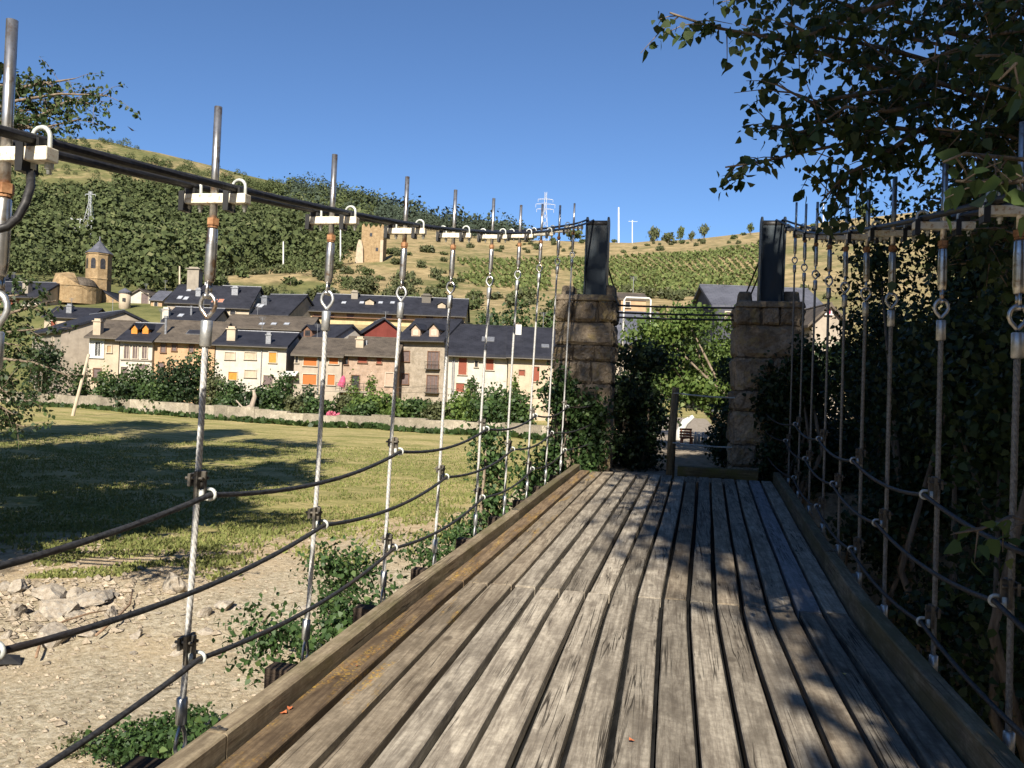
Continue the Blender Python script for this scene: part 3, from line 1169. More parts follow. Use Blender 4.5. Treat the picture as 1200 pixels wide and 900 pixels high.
pier('pale rough stone pier with ivy climbing its foot and a grey steel pylon', -2.08, -1.05, 14.3, 15.3, -2.75, 3.08, -1.40 - 0.03, 11)
pier('dark shaded stone pier among the trees with a grey steel pylon', 1.01, 2.10, 14.3, 15.3, -1.5, 3.02, 1.60, 23)

# rope barrier across the path
pb = P(785, 556, 13.9)
rb = thing('rope_barrier', 'weathered wooden post with two taut wires closing off the bridge end', 'barrier', (pb.x, pb.y, zo(Y_END) - 0.15))
m = MB()
m.tube([(0, 0, 0), (0.01, 0, 0.8), (0.045, 0.0, 1.56)], [0.075, 0.07, 0.062], 9)
m.build('post', 'post_wood', rb, True)
for z_, dz_ in ((1.46, -0.02), (0.62, 0.02)):
    m = MB()
    q0 = Vector((0.06, -0.05, z_))
    q1 = Vector((1.46, 0.25, z_ - 0.02))
    m.tube([q0.lerp(q1, k / 6) - Vector((0, 0, 0.12 * (k / 6) * (1 - k / 6))) for k in range(7)], 0.013, 7)
    m.tube([(q0.x + 0.012 - 0.08 * math.cos(k), q0.y + 0.05 - 0.08 * math.sin(k), z_) for k in [i_ * 0.6 for i_ in range(11)]], 0.008, 5)
    m.build('wire', 'white_galvanised', rb, True)

# ================================================================== the town
def gz(p):
    return terrain_z(p.x, p.y)


class House:
    """front wall faces -y of the empty; pixel spans are turned into metres at depth d"""

    def __init__(s, name, label, px0, px1, eave, ridge, d, D, wall, roof, yaw=0.0, right=None, typ='side', ov=0.45, group=None, cat='house', base=None, th=0.2, floor=None, W=None):
        s.d, s.D, s.yaw, s.typ = d, D, R(yaw), typ
        s.px1, s.px0 = px1, px0
        cy_ = math.cos(s.yaw)
        s.ax = px1 if yaw else (px0 + px1) / 2
        t0, t1 = T(px0, eave)[0], T(px1, eave)[0]
        s.W = W or (t1 - t0) * d / cy_
        s.xl = -s.W if yaw else -s.W / 2
        p = P(s.ax, eave, d)
        s.ze = p.z
        back = p + FW * (D * 0.5)
        s.zb = (base if base is not None else min(gz(p), gz(back))) - 0.6
        s.H = s.ze - s.zb
        s.ax_t = T(s.ax, eave)[0] * d
        dr = d + (D / 2 * cy_ if typ == 'side' else 0)
        if yaw and typ == 'side':
            dr = d + D / 2 * cy_ + abs(s.W * 0.3 * math.sin(s.yaw))
        s.zr = P((px0 + px1) / 2, ridge, dr).z - s.zb
        s.t = thing(name, label, cat, (p.x, p.y, s.zb), YAW + s.yaw, group)
        s.y0 = eave
        H, W, xl = s.H, s.W, s.xl
        zr = max(s.zr - th * 1.1, H + 0.3)
        wb = MB()
        e = 0.012
        if typ == 'side':
            prof = [(0, 0), (D, 0), (D, H - e), (D / 2, zr - e), (0, H - e)]
            wb.prism(prof, xl, xl + W, 0)
        else:
            prof = [(xl, 0), (xl + W, 0), (xl + W, H - e), (xl + W / 2, zr - e), (xl, H - e)]
            wb.prism(prof, 0, D, 1)
        s.wall = wb.build('wall', wall, s.t)
        if right:
            rb_ = MB()
            if typ == 'side':
                rb_.prism([(0.02, 0), (D - 0.02, 0), (D - 0.02, H - 0.05), (D / 2, zr - 0.06), (0.02, H - 0.05)], xl + W - 0.1, xl + W + 0.02, 0)
            rb_.build('side_wall', right, s.t)
        rf = MB()
        s.slope = (zr - H) / (D / 2 if typ == 'side' else W / 2)
        sl = s.slope
        if typ == 'side':
            prof = [(-ov, H - sl * ov), (D / 2, zr), (D + ov, H - sl * ov), (D + ov, H - sl * ov + th), (D / 2, zr + th * 1.1), (-ov, H - sl * ov + th)]
            rf.prism(prof, xl - 0.3, xl + W + 0.3, 0)
        else:
            m_ = xl + W / 2
            prof = [(xl - ov, H - sl * ov), (m_, zr), (xl + W + ov, H - sl * ov), (xl + W + ov, H - sl * ov + th), (m_, zr + th * 1.1), (xl - ov, H - sl * ov + th)]
            rf.prism(prof, -0.4, D + 0.3, 1)
        s.roof = rf.build('roof', roof, s.t)
        s.th = th
        if rnd.random() < 0.55:
            an = MB()
            axx = xl + W * rnd.uniform(0.25, 0.8)
            ay = D * 0.5 if typ == 'side' else D * 0.3
            az_ = zr if typ == 'side' else zr - abs(axx - xl - W / 2) * s.slope
            hh = rnd.uniform(1.3, 2.4)
            an.tube([(axx, ay, az_), (axx, ay, az_ + hh)], 0.035, 5)
            for kz in range(4):
                an.tube([(axx - 0.45 + 0.06 * kz, ay, az_ + hh - 0.12 * kz), (axx + 0.45 - 0.06 * kz, ay, az_ + hh - 0.12 * kz)], 0.018, 4)
            an.build('antenna', 'zinc', s.roof)
        if typ == 'side' and ov > 0.2:
            gt = MB()
            gt.tube([(xl - 0.25, -ov - 0.06, H - sl * ov + 0.06), (xl + W + 0.25, -ov - 0.06, H - sl * ov + 0.04)], 0.07, 6)
            gt.build('gutter', 'bracket_steel', s.roof)
        rg = MB()
        if typ == 'side':
            rg.tube([(xl - 0.28, D / 2, zr + th * 1.1), (xl + W + 0.28, D / 2, zr + th * 1.1)], 0.09, 6)
        else:
            rg.tube([(xl + W / 2, -0.38, zr + th * 1.1), (xl + W / 2, D + 0.28, zr + th * 1.1)], 0.09, 6)
        rg.build('ridge_cap', 'zinc' if 'black' in roof and rnd.random() < 0.4 else roof, s.roof)

    def lx(s, px, py):
        return (T(px, py)[0] * s.d - s.ax_t) / math.cos(s.yaw)

    def lz(s, px, py, dep=0.0):
        return P(px, py, s.d + dep).z - s.zb

    def win(s, x0, y0, x1, y1, fill='brown_window', frame='cream_frame', sill=True, bars=0):
        m = (x0 + x1) / 2
        a, b = s.lx(x0, (y0 + y1) / 2), s.lx(x1, (y0 + y1) / 2)
        zt, zl = s.lz(m, y0), s.lz(m, y1)
        if b - a < 0.3:
            b = a + 0.3
        f = MB()
        fw = 0.09
        f.box(((a + b) / 2, -0.06, zt + fw / 2), (b - a + 2 * fw, 0.16, fw))
        f.box((a - fw / 2, -0.055, (zt + zl) / 2), (fw, 0.145, zt - zl))
        f.box((b + fw / 2, -0.055, (zt + zl) / 2), (fw, 0.145, zt - zl))
        if sill:
            f.box(((a + b) / 2, -0.07, zl - 0.05), (b - a + 0.3, 0.26, 0.08))
        if bars:
            for k in range(bars):
                xx = a + (b - a) * (k + 1) / (bars + 1)
                f.box((xx, -0.03, (zt + zl) / 2), (0.05, 0.05, zt - zl - 0.02))
        w = f.build('window', frame, s.t)
        g = MB()
        g.box(((a + b) / 2, -0.01, (zt + zl) / 2), (b - a - 0.004, 0.03, zt - zl - 0.004))
        g.build('shutter' if ('shutter' in fill or 'blind' in fill or 'panel' in fill) else 'pane', fill, w)
        return w

    def balcony(s, x0, x1, y, h=1.0):
        a, b, z = s.lx(x0, y), s.lx(x1, y), s.lz((x0 + x1) / 2, y)
        m = MB()
        m.box(((a + b) / 2, -0.3, z), (b - a, 0.6, 0.1))
        m.tube([(a, -0.57, z + h), (b, -0.57, z + h)], 0.03, 5)
        n = int((b - a) / 0.16)
        for k in range(n + 1):
            xx = a + (b - a) * k / n
            m.tube([(xx, -0.57, z), (xx, -0.57, z + h)], 0.016, 4)
        m.build('balcony', 'bracket_steel', s.t)

    def on_roof(s, px, py):
        """point of the front slope (side roofs) behind an image point"""
        tx, tu = T(px, py)
        H, sl = s.H, s.slope
        cyw, syw = math.cos(s.yaw), math.sin(s.yaw)
        lo, hi = -0.4, s.D / 2
        for _ in range(30):
            y = (lo + hi) / 2
            dep = s.d + y * cyw
            z = EYE + tu * dep - s.zb
            if z > H + sl * y + s.th:
                lo = y
            else:
                hi = y
        dep = s.d + y * cyw
        x = (tx * dep - s.ax_t) + y * syw
        return Vector((x / cyw, y, H + sl * y + s.th))

    def skylight(s, px, py, w=0.8, h=1.1, mat='skylight_glass'):
        p = s.on_roof(px, py)
        ang = math.atan(s.slope)
        m = MB()
        m.box(p + Vector((0, 0, 0.05)), (w, h, 0.10), Matrix.Rotation(ang, 3, 'X'))
        fr = m.build('skylight', 'zinc', s.roof)
        m = MB()
        m.box(p + Vector((0, -0.055 * math.sin(ang), 0.05 + 0.055 * math.cos(ang))), (w - 0.14, h - 0.14, 0.03), Matrix.Rotation(ang, 3, 'X'))
        m.build('skylight_glass', mat, s.roof)

    def chimney(s, px, ytop, ybot, w=0.7, mat='plaster_beige', cap=True, back=False):
        p = s.on_roof(px, ybot)
        dep = s.d + p.y * math.cos(s.yaw)
        zt = P(px, ytop, dep).z - s.zb
        m = MB()
        m.box((p.x, p.y, (p.z - 0.5 + zt) / 2), (w, w * 0.9, zt - p.z + 0.5))
        if cap:
            m.box((p.x, p.y, zt + 0.05), (w * 1.25, w * 1.15, 0.12))
            m.box((p.x, p.y, zt + 0.24), (w * 0.8, w * 0.7, 0.26))
        m.build('chimney', mat, s.roof)

    def flue(s, px, ytop, ybot):
        p = s.on_roof(px, ybot)
        dep = s.d + p.y
        zt = P(px, ytop, dep).z - s.zb
        m = MB()
        m.tube([(p.x, p.y, p.z - 0.2), (p.x, p.y, zt)], 0.16, 8)
        m.tube([(p.x, p.y, zt), (p.x, p.y, zt + 0.3)], 0.24, 8)
        m.build('flue_pipe', 'zinc', s.roof)

    def dormer(s, px0, px1, ytop, ybot, wall='orange_panel', roof='slate_black', fill=None, pointed=True):
        p = s.on_roof((px0 + px1) / 2, ybot)
        dep = s.d + p.y * math.cos(s.yaw)
        w = (px1 - px0) * dep / FPX
        h = (ybot - ytop) * dep / FPX
        hw = h * (0.62 if pointed else 0.85)
        m = MB()
        L = h / max(0.2, s.slope) + 0.6
        m.prism([(p.x - w / 2, p.z - 0.25), (p.x + w / 2, p.z - 0.25), (p.x + w / 2, p.z + hw), (p.x, p.z + h - 0.05), (p.x - w / 2, p.z + hw)], p.y - 0.05, p.y + L, 1)
        dm = m.build('dormer', wall, s.roof)
        m = MB()
        o = 0.22
        k = (h - hw) / (w / 2)
        m.prism([(p.x - w / 2 - o, p.z + hw - k * o), (p.x, p.z + h), (p.x + w / 2 + o, p.z + hw - k * o), (p.x + w / 2 + o, p.z + hw - k * o + 0.14), (p.x, p.z + h + 0.16), (p.x - w / 2 - o, p.z + hw - k * o + 0.14)], p.y - 0.3, p.y + L + 0.1, 1)
        m.build('dormer_roof', roof, s.roof)
        if fill:
            m = MB()
            m.box((p.x, p.y - 0.06, p.z + hw * 0.5), (w * 0.62, 0.05, hw * 0.8))
            m.build('dormer_window', fill, s.roof)

    def drain(s, px, y0, y1):
        m = MB()
        a = s.lx(px, (y0 + y1) / 2)
        m.tube([(a, -0.1, s.lz(px, y0)), (a, -0.1, s.lz(px, y1))], 0.06, 6)
        m.build('drainpipe', 'zinc', s.t)


# --- far left: farmhouse, church
h = House('house', 'long white house with deep black roof at the far left below the church', -45, 47, 347, 329, 138, 9, 'plaster_white', 'slate_black', yaw=-9, right='plaster_cream', ov=0.9, th=0.35)
for x in (-30, -18, -6, 10, 19):
    h.win(x - 2, 350, x + 2.4, 358, 'red_shutter', 'cream_frame')
h.win(33, 366, 37, 372, 'dark_window')
h.chimney(30, 331, 342, 1.1, 'concrete')
h = House('house', 'small dark roofed house peeping over the long white house at the far left', -40, 13, 331, 321, 165, 8, 'plaster_beige', 'slate_black')
h.win(2, 333, 6, 337, 'dark_window')

pc = P(115, 335, 150)
ch = thing('church', 'old stone church with octagonal bell tower and pointed slate spire', 'church', (pc.x, pc.y, gz(pc) - 1.0), YAW)
zb = gz(pc) - 1.0


def czf(py, d=150):
    return P(115, py, d).z - zb


rw = 13.0 * 150 / FPX
tw = MB()
z1 = czf(299)
oct_ = [(rw * 1.06 * math.cos(math.pi / 8 + k * math.pi / 4), rw * 1.06 * math.sin(math.pi / 8 + k * math.pi / 4)) for k in range(8)]
tw.prism(oct_, 0, z1, 2)
tw.build('tower', 'church_stone', ch)
co_ = MB()
o2 = [(x * 1.07, y * 1.07) for x, y in oct_]
co_.prism(o2, z1, z1 + 0.25, 2)
o3 = [(x * 1.05, y * 1.05) for x, y in oct_]
co_.prism(o3, czf(327) - 0.15, czf(327) + 0.1, 2)
co_.build('cornice', 'church_stone', ch)
sp = MB()
zs = z1 + 0.25
ap = czf(281)
n0 = len(sp.v)
sp.add([(x * 1.13, y * 1.13, zs) for x, y in oct_] + [(x * 0.62, y * 0.62, zs + (ap - zs) * 0.36) for x, y in oct_] + [(0, 0, ap)], [tuple(range(8))[::-1]] + [(k, (k + 1) % 8, 8 + (k + 1) % 8, 8 + k) for k in range(8)] + [(8 + k, 8 + (k + 1) % 8, 16) for k in range(8)])
spo = sp.build('spire', 'slate_grey', ch)
fi = MB()
fi.tube([(0, 0, ap - 0.1), (0, 0, ap + 0.6)], 0.09, 6)
fi.build('finial', 'zinc', spo)
for k, wd in ((0, 1), (-1, 1), (1, 1)):
    a = -math.pi / 2 + math.pi / 8 * (1 if k == 0 else 0) * 0 + k * math.pi / 4
    # belfry openings on the faces towards the valley
    fa = a
    rr_ = rw * 1.06 * math.cos(math.pi / 8)
    zc_ = czf(309.5)
    rot = Matrix.Rotation(fa + math.pi / 2, 3, 'Z')
    m = MB()
    hw_, hh_ = 0.42, 1.0
    arch = [(-hw_, -hh_), (hw_, -hh_), (hw_, hh_ * 0.4)] + [(hw_ * math.cos(q), hh_ * 0.4 + hw_ * math.sin(q) * 1.2) for q in np.linspace(0.3, math.pi - 0.3, 6)] + [(-hw_, hh_ * 0.4)]
    o = len(m.v)
    m.prism(arch, -0.06, 0.06, 1)
    m.v = [tuple(rot @ Vector(v) + Vector((math.cos(fa) * rr_, math.sin(fa) * rr_, zc_))) for v in m.v]
    m.build('belfry_opening', 'dark_window', ch)
ax_ = (T(104, 350)[0] - T(115, 350)[0]) * 146
m = MB()
ra = 26 * 146 / FPX
hz_ = czf(338, 146)
m.tube([(ax_, -4.0, 0), (ax_, -4.0, hz_)], ra, 28)
m.build('apse', 'church_stone', ch, False)
m = MB()
rad_, zz_ = [], []
m.tube([(ax_, -4.0, hz_ + 0.0), (ax_, -4.0, hz_ + 0.12), (ax_ + 0.15, -3.9, hz_ + 0.30), (ax_ + 0.35, -3.8, hz_ + 0.40)], [ra * 1.03, ra * 1.03, ra * 0.72, ra * 0.6], 26)
m.build('apse_roof', 'church_stone', ch)
m = MB()
m.tube([(ax_ + 0.75, -3.5, hz_ + 0.30), (ax_ + 0.75, -3.5, hz_ + 0.9), (ax_ + 0.8, -3.5, hz_ + 1.6), (ax_ + 0.85, -3.5, hz_ + 1.85), (ax_ + 0.85, -3.5, hz_ + 1.95)], [ra * 0.60, ra * 0.56, ra * 0.42, ra * 0.22, 0.05], 22)
m.build('apse_dome', 'slate_brown', ch)
m = MB()
m.prism([(ax_ - 1, 0), (ax_ + 7.5, 0), (ax_ + 7.5, hz_ - 2.6), (ax_ + 3.5, hz_ - 0.3), (ax_ - 1, hz_ - 2.0)], -2.0, 12, 1)
m.build('nave', 'church_stone', ch)
m = MB()
m.prism([(ax_ + 7.9, hz_ - 2.8), (ax_ + 7.9, hz_ - 2.5), (ax_ + 3.5, hz_ - 0.0), (ax_ + 3.5, hz_ - 0.28)], -2.2, 12.2, 1)
m.build('nave_roof', 'slate_black', ch)

pt = P(146, 360, 142)
tu_ = thing('turret', 'little round white turret with a conical cap right of the church', 'turret', (pt.x, pt.y, gz(pt) - 1), YAW)
zt0 = gz(pt) - 1
m = MB()
m.tube([(0, 0, 0), (0, 0, P(146, 344, 142).z - zt0)], 6.3 * 142 / FPX, 18)
m.build('drum', 'plaster_cream', tu_, True)
m = MB()
ztp = P(146, 344, 142).z - zt0
m.tube([(0, 0, ztp), (0, 0, ztp + 0.25), (0, 0, ztp + 0.95)], [1.05, 1.12, 0.1], 18)
m.build('cap', 'slate_grey', tu_)
m = MB()
m.box((0.25, -0.9, ztp - 1.15), (0.5, 0.12, 0.6))
m.build('opening', 'dark_window', tu_)

h = House('house', 'low white gabled house beside the small round turret', 152, 176, 347, 338, 148, 8, 'plaster_white', 'slate_brown', typ='gable', ov=0.2)
h.win(166, 344, 174, 356, 'brown_window')
h = House('house', 'brick coloured shed with a white roof edge right of the turret', 177, 190, 352, 341, 146, 7, 'plaster_orange', 'slate_grey', ov=0.3)
h.win(181, 354, 185, 359, 'dark_window')

# --- stepped row of black slate roofs
h = House('house', 'black slate roofed house with the big square chimney, left end of the stepped row', 196, 247, 355, 334, 131, 10, 'plaster_beige', 'slate_black', th=0.3)
for x in (205, 218):
    h.win(x, 361, x + 5, 366, 'dark_window')
h.chimney(228, 316, 337, 1.9, 'concrete')
h.chimney(233, 340, 346, 0.8, 'zinc')
h.skylight(211, 349); h.skylight(218, 350); h.skylight(222, 340)
h = House('house', 'black slate roofed house with two reddish skylights in the middle of the stepped row', 249, 292, 360, 335, 130, 10, 'plaster_cream', 'slate_black', th=0.3)
h.chimney(276, 338, 344, 1.0, 'zinc')
h.skylight(236.5 + 15, 353, 0.9, 1.1, 'red_tile'); h.skylight(259, 353, 0.9, 1.1, 'red_tile')
h.win(270, 364, 276, 369, 'dark_window')
h = House('house', 'black slate roofed house with pale skylights at the right end of the stepped row', 293, 338, 369, 344, 129, 11, 'plaster_white', 'slate_black', yaw=-14, right='plaster_grey', th=0.3)
h.chimney(308, 348, 355, 1.0, 'zinc')
h.skylight(285 + 13, 357); h.skylight(303, 358)
for x in (300, 308, 316, 324):
    h.win(x, 372, x + 4, 377, 'dark_window')

# --- yellow terrace
h = House('house', 'long yellow terrace under a black slate roof with small pointed dormers', 364, 545, 366, 347, 136, 10, 'plaster_yellow', 'slate_black', th=0.35, ov=0.8)
h.dormer(428, 438, 350, 357, 'plaster_cream'); h.dormer(513, 522, 354, 361, 'plaster_cream')
h.chimney(416, 343, 349, 1.1, 'concrete'); h.chimney(500, 347, 353, 1.5, 'bracket_steel')
for x in (403, 424, 446, 460):
    h.skylight(x, 355, 0.8, 0.9)
for x in (368, 384, 407, 452, 468, 500, 520, 534):
    h.win(x, 369, x + 7, 374, 'brown_window', 'brown_frame', False)
m = MB()
m.box((0, -0.3, h.H - 1.15), (h.W - 0.6, 0.6, 0.12))
m.build('balcony', 'brown_frame', h.t)

# --- middle rows
h = House('house', 'small black roofed house half hidden behind the big blank gable', 52, 104, 372, 360, 122, 7, 'plaster_cream', 'slate_black')
h.chimney(82, 359, 366, 0.8, 'zinc')
h.win(60, 376, 66, 383, 'red_shutter')
h = House('house', 'low house with zinc edged dark roof in front of the stepped row', 192, 248, 378, 360, 117, 9, 'plaster_beige', 'slate_black', th=0.3)
h.chimney(181 + 14, 363, 371, 0.9, 'plaster_white'); h.flue(224, 361, 369)
h.skylight(212, 370)
h = House('house', 'brown roofed house with three pale skylights behind the pale plain house', 262, 362, 385, 370, 113, 8, 'plaster_white', 'slate_brown')
for x in (307, 321, 336):
    h.skylight(x, 380, 0.8, 0.8)
h = House('house', 'house with a dark red gable and blue black roof between the yellow and stone houses', 430, 471, 391, 373, 112, 9, 'plaster_red', 'slate_black', typ='gable', yaw=18)
h = House('house', 'white gabled house with a dark round topped dormer', 332, 384, 402, 379, 106, 9, 'plaster_beige', 'slate_black', yaw=-30, right='plaster_white', th=0.25, ov=0.5)
h.dormer(349, 362, 380, 393, 'brown_frame', 'slate_black', 'dark_window')
h.win(340, 404, 346, 413, 'dark_window')

# --- front row
h = House('house', 'tall house with a big blank beige gable facing the bridge at the left', 38, 72, 388, 362, 106, 15, 'plaster_grey', 'slate_black', yaw=-48, right='plaster_beige', th=0.3, ov=0.5, W=16)
h.win(45, 394, 50, 402, 'brown_window')
h = House('house', 'beige house with white bay window beside the blank gable', 105, 140, 394, 375, 100, 9, 'plaster_cream', 'slate_brown', ov=0.8)
h.win(106, 398, 121.5, 419, 'white_paint', 'white_paint', True, 0)
h.win(112, 401, 118, 417, 'dark_window', 'white_paint', False, 1)
h.win(126, 405, 131, 413, 'plaster_orange', 'cream_frame')
h.win(110, 432, 118, 447, 'brown_window', 'brown_frame')
h.chimney(115, 377, 391, 0.9, 'plaster_cream')
h = House('house', 'white house with two orange dormers and a row of three upright windows', 141, 179, 398, 378, 99, 9, 'plaster_white', 'slate_black', ov=0.7)
for x in (146, 156, 167):
    h.win(x, 405, x + 5.5, 420, 'brown_window', 'cream_frame', True, 1)
h.win(142, 430, 149, 446, 'brown_window'); h.win(160, 427, 174, 432, 'brown_window')
h.dormer(154, 161, 380, 391); h.dormer(167, 174, 380, 391)
m = MB()
a_, b_ = h.lx(141.5, 422), h.lx(178.5, 422)
m.box(((a_ + b_) / 2, -0.08, h.lz(160, 422)), (b_ - a_, 0.16, 0.15))
m.build('string_course', 'plaster_grey', h.t)
h = House('house', 'apricot house with brown stone roof and steel flue behind the dark trees', 180, 252, 399, 376, 99.5, 9, 'plaster_orange', 'slate_brown', ov=0.7)
h.win(189, 402, 194.5, 413, 'brown_window', 'brown_frame'); h.win(202, 403, 207, 411, 'brown_window', 'brown_frame')
h.win(222, 405, 227, 413, 'brown_window', 'brown_frame'); h.win(186, 425, 192, 436, 'brown_window', 'brown_frame')
h.flue(194, 373, 391)
h.skylight(232, 390, 2.6, 1.2, 'slate_black')
h = House('house', 'pale plain house with small orange window panels left of the orange blinds', 253, 336, 405, 388, 98, 9, 'plaster_white', 'slate_black', ov=0.6, th=0.3)
for (x0, y0, x1, y1, f) in ((315.5, 413, 324, 425, 'orange_panel'), (268, 436, 278, 445, 'orange_panel'), (287, 413, 300, 421, 'plaster_cream'), (264, 413, 275, 421, 'plaster_cream'), (287, 434, 300, 442, 'plaster_cream'), (309, 440, 320, 452, 'brown_window')):
    h.win(x0, y0, x1, y1, f)
h.drain(306, 408, 462); h.chimney(272, 386, 398, 1.0, 'plaster_cream'); h.chimney(315, 393, 402, 0.6, 'zinc')
h = House('house', 'grey plaster house with four wide orange roller blinds', 345, 401, 416, 396, 97, 9, 'plaster_beige', 'slate_brown', ov=0.6, th=0.3)
for b in ((356, 419, 371.5, 428.5), (386, 419, 396.5, 426.5), (355, 438.5, 371, 450.5), (384, 439, 392.5, 451)):
    h.win(*b, 'orange_blind', 'cream_frame')
h.win(346.5, 416.5, 349.5, 425, 'dark_window')
h.drain(373, 418, 462)
m = MB()
aw = [h.lx(333, 438), h.lx(350, 438)]
zz = h.lz(341, 438)
m.prism([(0.0, zz + 0.3), (-1.3, zz - 0.1), (-1.3, zz - 0.25), (0.0, zz + 0.15)], aw[0], aw[1], 0)
m.build('awning', 'white_paint', h.t)
h = House('house', 'rosy rubble stone house with brown slate roof above the vine terrace', 402, 465.5, 416, 395, 97.5, 9, 'house_stone_pink', 'slate_brown', ov=0.6, th=0.3)
h.win(420, 417.5, 430, 425, 'red_shutter', 'brown_frame'); h.win(442, 418.5, 447, 426, 'red_shutter', 'brown_frame')
h.win(404.5, 417, 408, 427, 'dark_window', 'brown_frame')
h.win(452, 437, 461, 452, 'plaster_rose', 'cream_frame'); h.win(412, 440, 421, 455, 'dark_window', 'brown_frame')
h.chimney(422, 398, 406, 0.9, 'plaster_cream'); h.chimney(429, 399, 404, 0.3, 'zinc', False)
m = MB()
ta, tb = h.lx(399, 459), h.lx(437, 459)
zt_ = h.lz(420, 459)
m.box(((ta + tb) / 2, -1.6, zt_), (tb - ta, 3.2, 0.2))
m.build('terrace', 'concrete', h.t)
m = MB()
for k in range(9):
    xx = ta + 0.1 + (tb - ta - 0.2) * k / 8
    m.tube([(xx, -3.1, zt_), (xx, -3.1, zt_ + 1.0)], 0.03, 5)
for z_ in (0.35, 0.7, 1.0):
    m.tube([(ta + 0.05, -3.1, zt_ + z_), (tb - 0.05, -3.1, zt_ + z_)], 0.03, 5)
m.build('terrace_railing', 'bracket_steel', h.t)
m = MB()
for xx in (ta + 0.3, tb - 0.3):
    m.box((xx, -2.9, zt_ / 2 - 0.1), (0.4, 0.4, zt_ - 0.2))
m.build('terrace_pillar', 'plaster_beige', h.t)
# pink parasol on the terrace
up_ = h.t.matrix_basis @ Vector((h.lx(405, 452), -2.0, zt_ + 0.1))
um = thing('parasol', 'half folded bright pink parasol on the vine terrace', 'parasol', up_, YAW)
m = MB()
m.tube([(0, 0, 0), (0.1, 0, 1.7)], 0.03, 6)
m.build('pole', 'white_paint', um)
m = MB()
m.tube([(-0.15, 0, 0.45), (0, 0, 0.9), (0.1, 0, 1.5), (0.12, 0, 1.75)], [0.48, 0.42, 0.26, 0.05], 10)
m.build('canopy', 'pink_cloth', um)

h = House('house', 'three storey grey rubble house with two pinkish arched dormers', 466.5, 521, 398, 373, 98.5, 9, 'house_stone', 'slate_black', yaw=-20, right='plaster_white', ov=0.7, th=0.35)
h.win(470, 411, 478, 423, 'brown_window', 'brown_frame'); h.win(501, 412, 514, 433, 'brown_window', 'brown_frame', True, 2)
h.win(469, 438, 477, 450, 'brown_window', 'brown_frame'); h.win(500, 440, 513, 461, 'brown_window', 'brown_frame', True, 2)
h.balcony(499, 516, 432.5, 0.9); h.balcony(498.5, 515, 460.5, 0.9)
h.dormer(480, 491.5, 379, 393, 'plaster_rose', 'slate_black', 'cream_frame'); h.dormer(502, 514, 379, 394, 'plaster_rose', 'slate_black', 'cream_frame')
h = House('house', 'long cream house with brick red shutters behind the garden bushes', 526, 595, 415, 381, 96, 12, 'plaster_white', 'slate_black', ov=0.8, th=0.45)
for b in ((537.5, 419.5, 547, 439), (569.5, 421, 578.5, 433.5), (534.5, 449, 544, 459)):
    h.win(*b, 'red_shutter', 'cream_frame')
h.win(556.5, 422.5, 560, 430, 'dark_window', 'cream_frame')
h.skylight(572, 398, 1.5, 1.2, 'zinc')
h.drain(532, 413, 468); h.drain(530, 413, 468)
h = House('house', 'warm cream house with a white chimney and rust red shutters next to the stone pier', 596, 654, 417, 384, 95, 12, 'plaster_cream', 'slate_black', ov=0.8, th=0.4)
h.win(610.5, 416.5, 615, 422, 'brown_window', 'brown_frame', False); h.win(608.5, 434, 614.5, 440, 'red_shutter', 'brown_frame', False)
h.win(624.5, 429.5, 632, 447, 'red_shutter', 'cream_frame'); h.win(641, 418, 645, 425, 'brown_window', 'cream_frame')
h.chimney(607.5, 380.5, 391, 0.7, 'white_paint', False)
h.skylight(639, 406, 0.9, 0.9, 'zinc')

# --- roofs beyond the piers
h = House('house', 'grey slate roof seen between the piers behind the ivy', 716, 778, 402, 366, 62, 9, 'plaster_beige', 'slate_grey', ov=0.4)
h = House('house', 'ochre walled shed above the grey slate roof between the piers', 728, 757, 352, 344, 85, 6, 'plaster_orange', 'slate_brown', ov=0.1)
h.win(733, 354, 738, 360, 'dark_window')
h = House('house', 'blue grey roofed house behind the shaded pier', 838, 966, 362, 337, 64, 9, 'slate_grey', 'slate_grey', ov=0.1)
h.win(850, 366, 856, 374, 'brown_window')
h = House('house', 'beige gabled cottage in the foliage right of the shaded pier', 952, 990, 378, 356, 58, 8, 'plaster_beige', 'slate_brown', typ='gable')
h.win(968, 362, 973, 368, 'pink_cloth', 'white_paint')
# white tube frame
pf = P(746, 368, 58)
fr = thing('goal_frame', 'white tubular metal frame above the slate roof between the piers', 'metal frame', (pf.x, pf.y, pf.z), YAW)
m = MB()
s_ = 58 / FPX
m.tube([(-15 * s_, 0, -3), (-15 * s_, 0, 16 * s_), (-13 * s_, 0, 19 * s_), (14 * s_, 0, 19 * s_), (16 * s_, 0, 17 * s_), (16 * s_, 0, -3)], 0.07, 7)
m.build('tube', 'white_paint', fr, True)

# --- ruined tower on the hill
pr = P(434, 297, 262)
ru = thing('ruined_tower', 'roofless ruined stone tower on the dry hill above the yellow terrace', 'ruin', (pr.x, pr.y, gz(pr) - 1.5), YAW)
s_ = 262 / FPX
zr0 = pr.z - (gz(pr) - 1.5)
m = MB()
xs = np.linspace(-11, 14.5, 14) * s_
top = [zr0 + (33 + 3 * math.sin(k * 2.1) + rnd.uniform(-2, 2)) * s_ for k in range(14)]
poly = [(xs[0], 0)] + [(xs[-1], 0)] + [(x, z) for x, z in zip(xs[::-1], top[::-1])]
m.prism(poly, 0, 1.2, 1)
m.prism([(xs[0], 0), (xs[0] + 1.2, 0), (xs[0] + 1.2, top[0] - 1), (xs[0], top[0])], 1.2, 7, 1)
m.prism([(xs[-1] - 1.2, 0), (xs[-1], 0), (xs[-1], top[-1]), (xs[-1] - 1.2, top[-1] - 1)], 1.2, 7, 1)
m.build('wall', 'church_stone', ru)
m = MB()
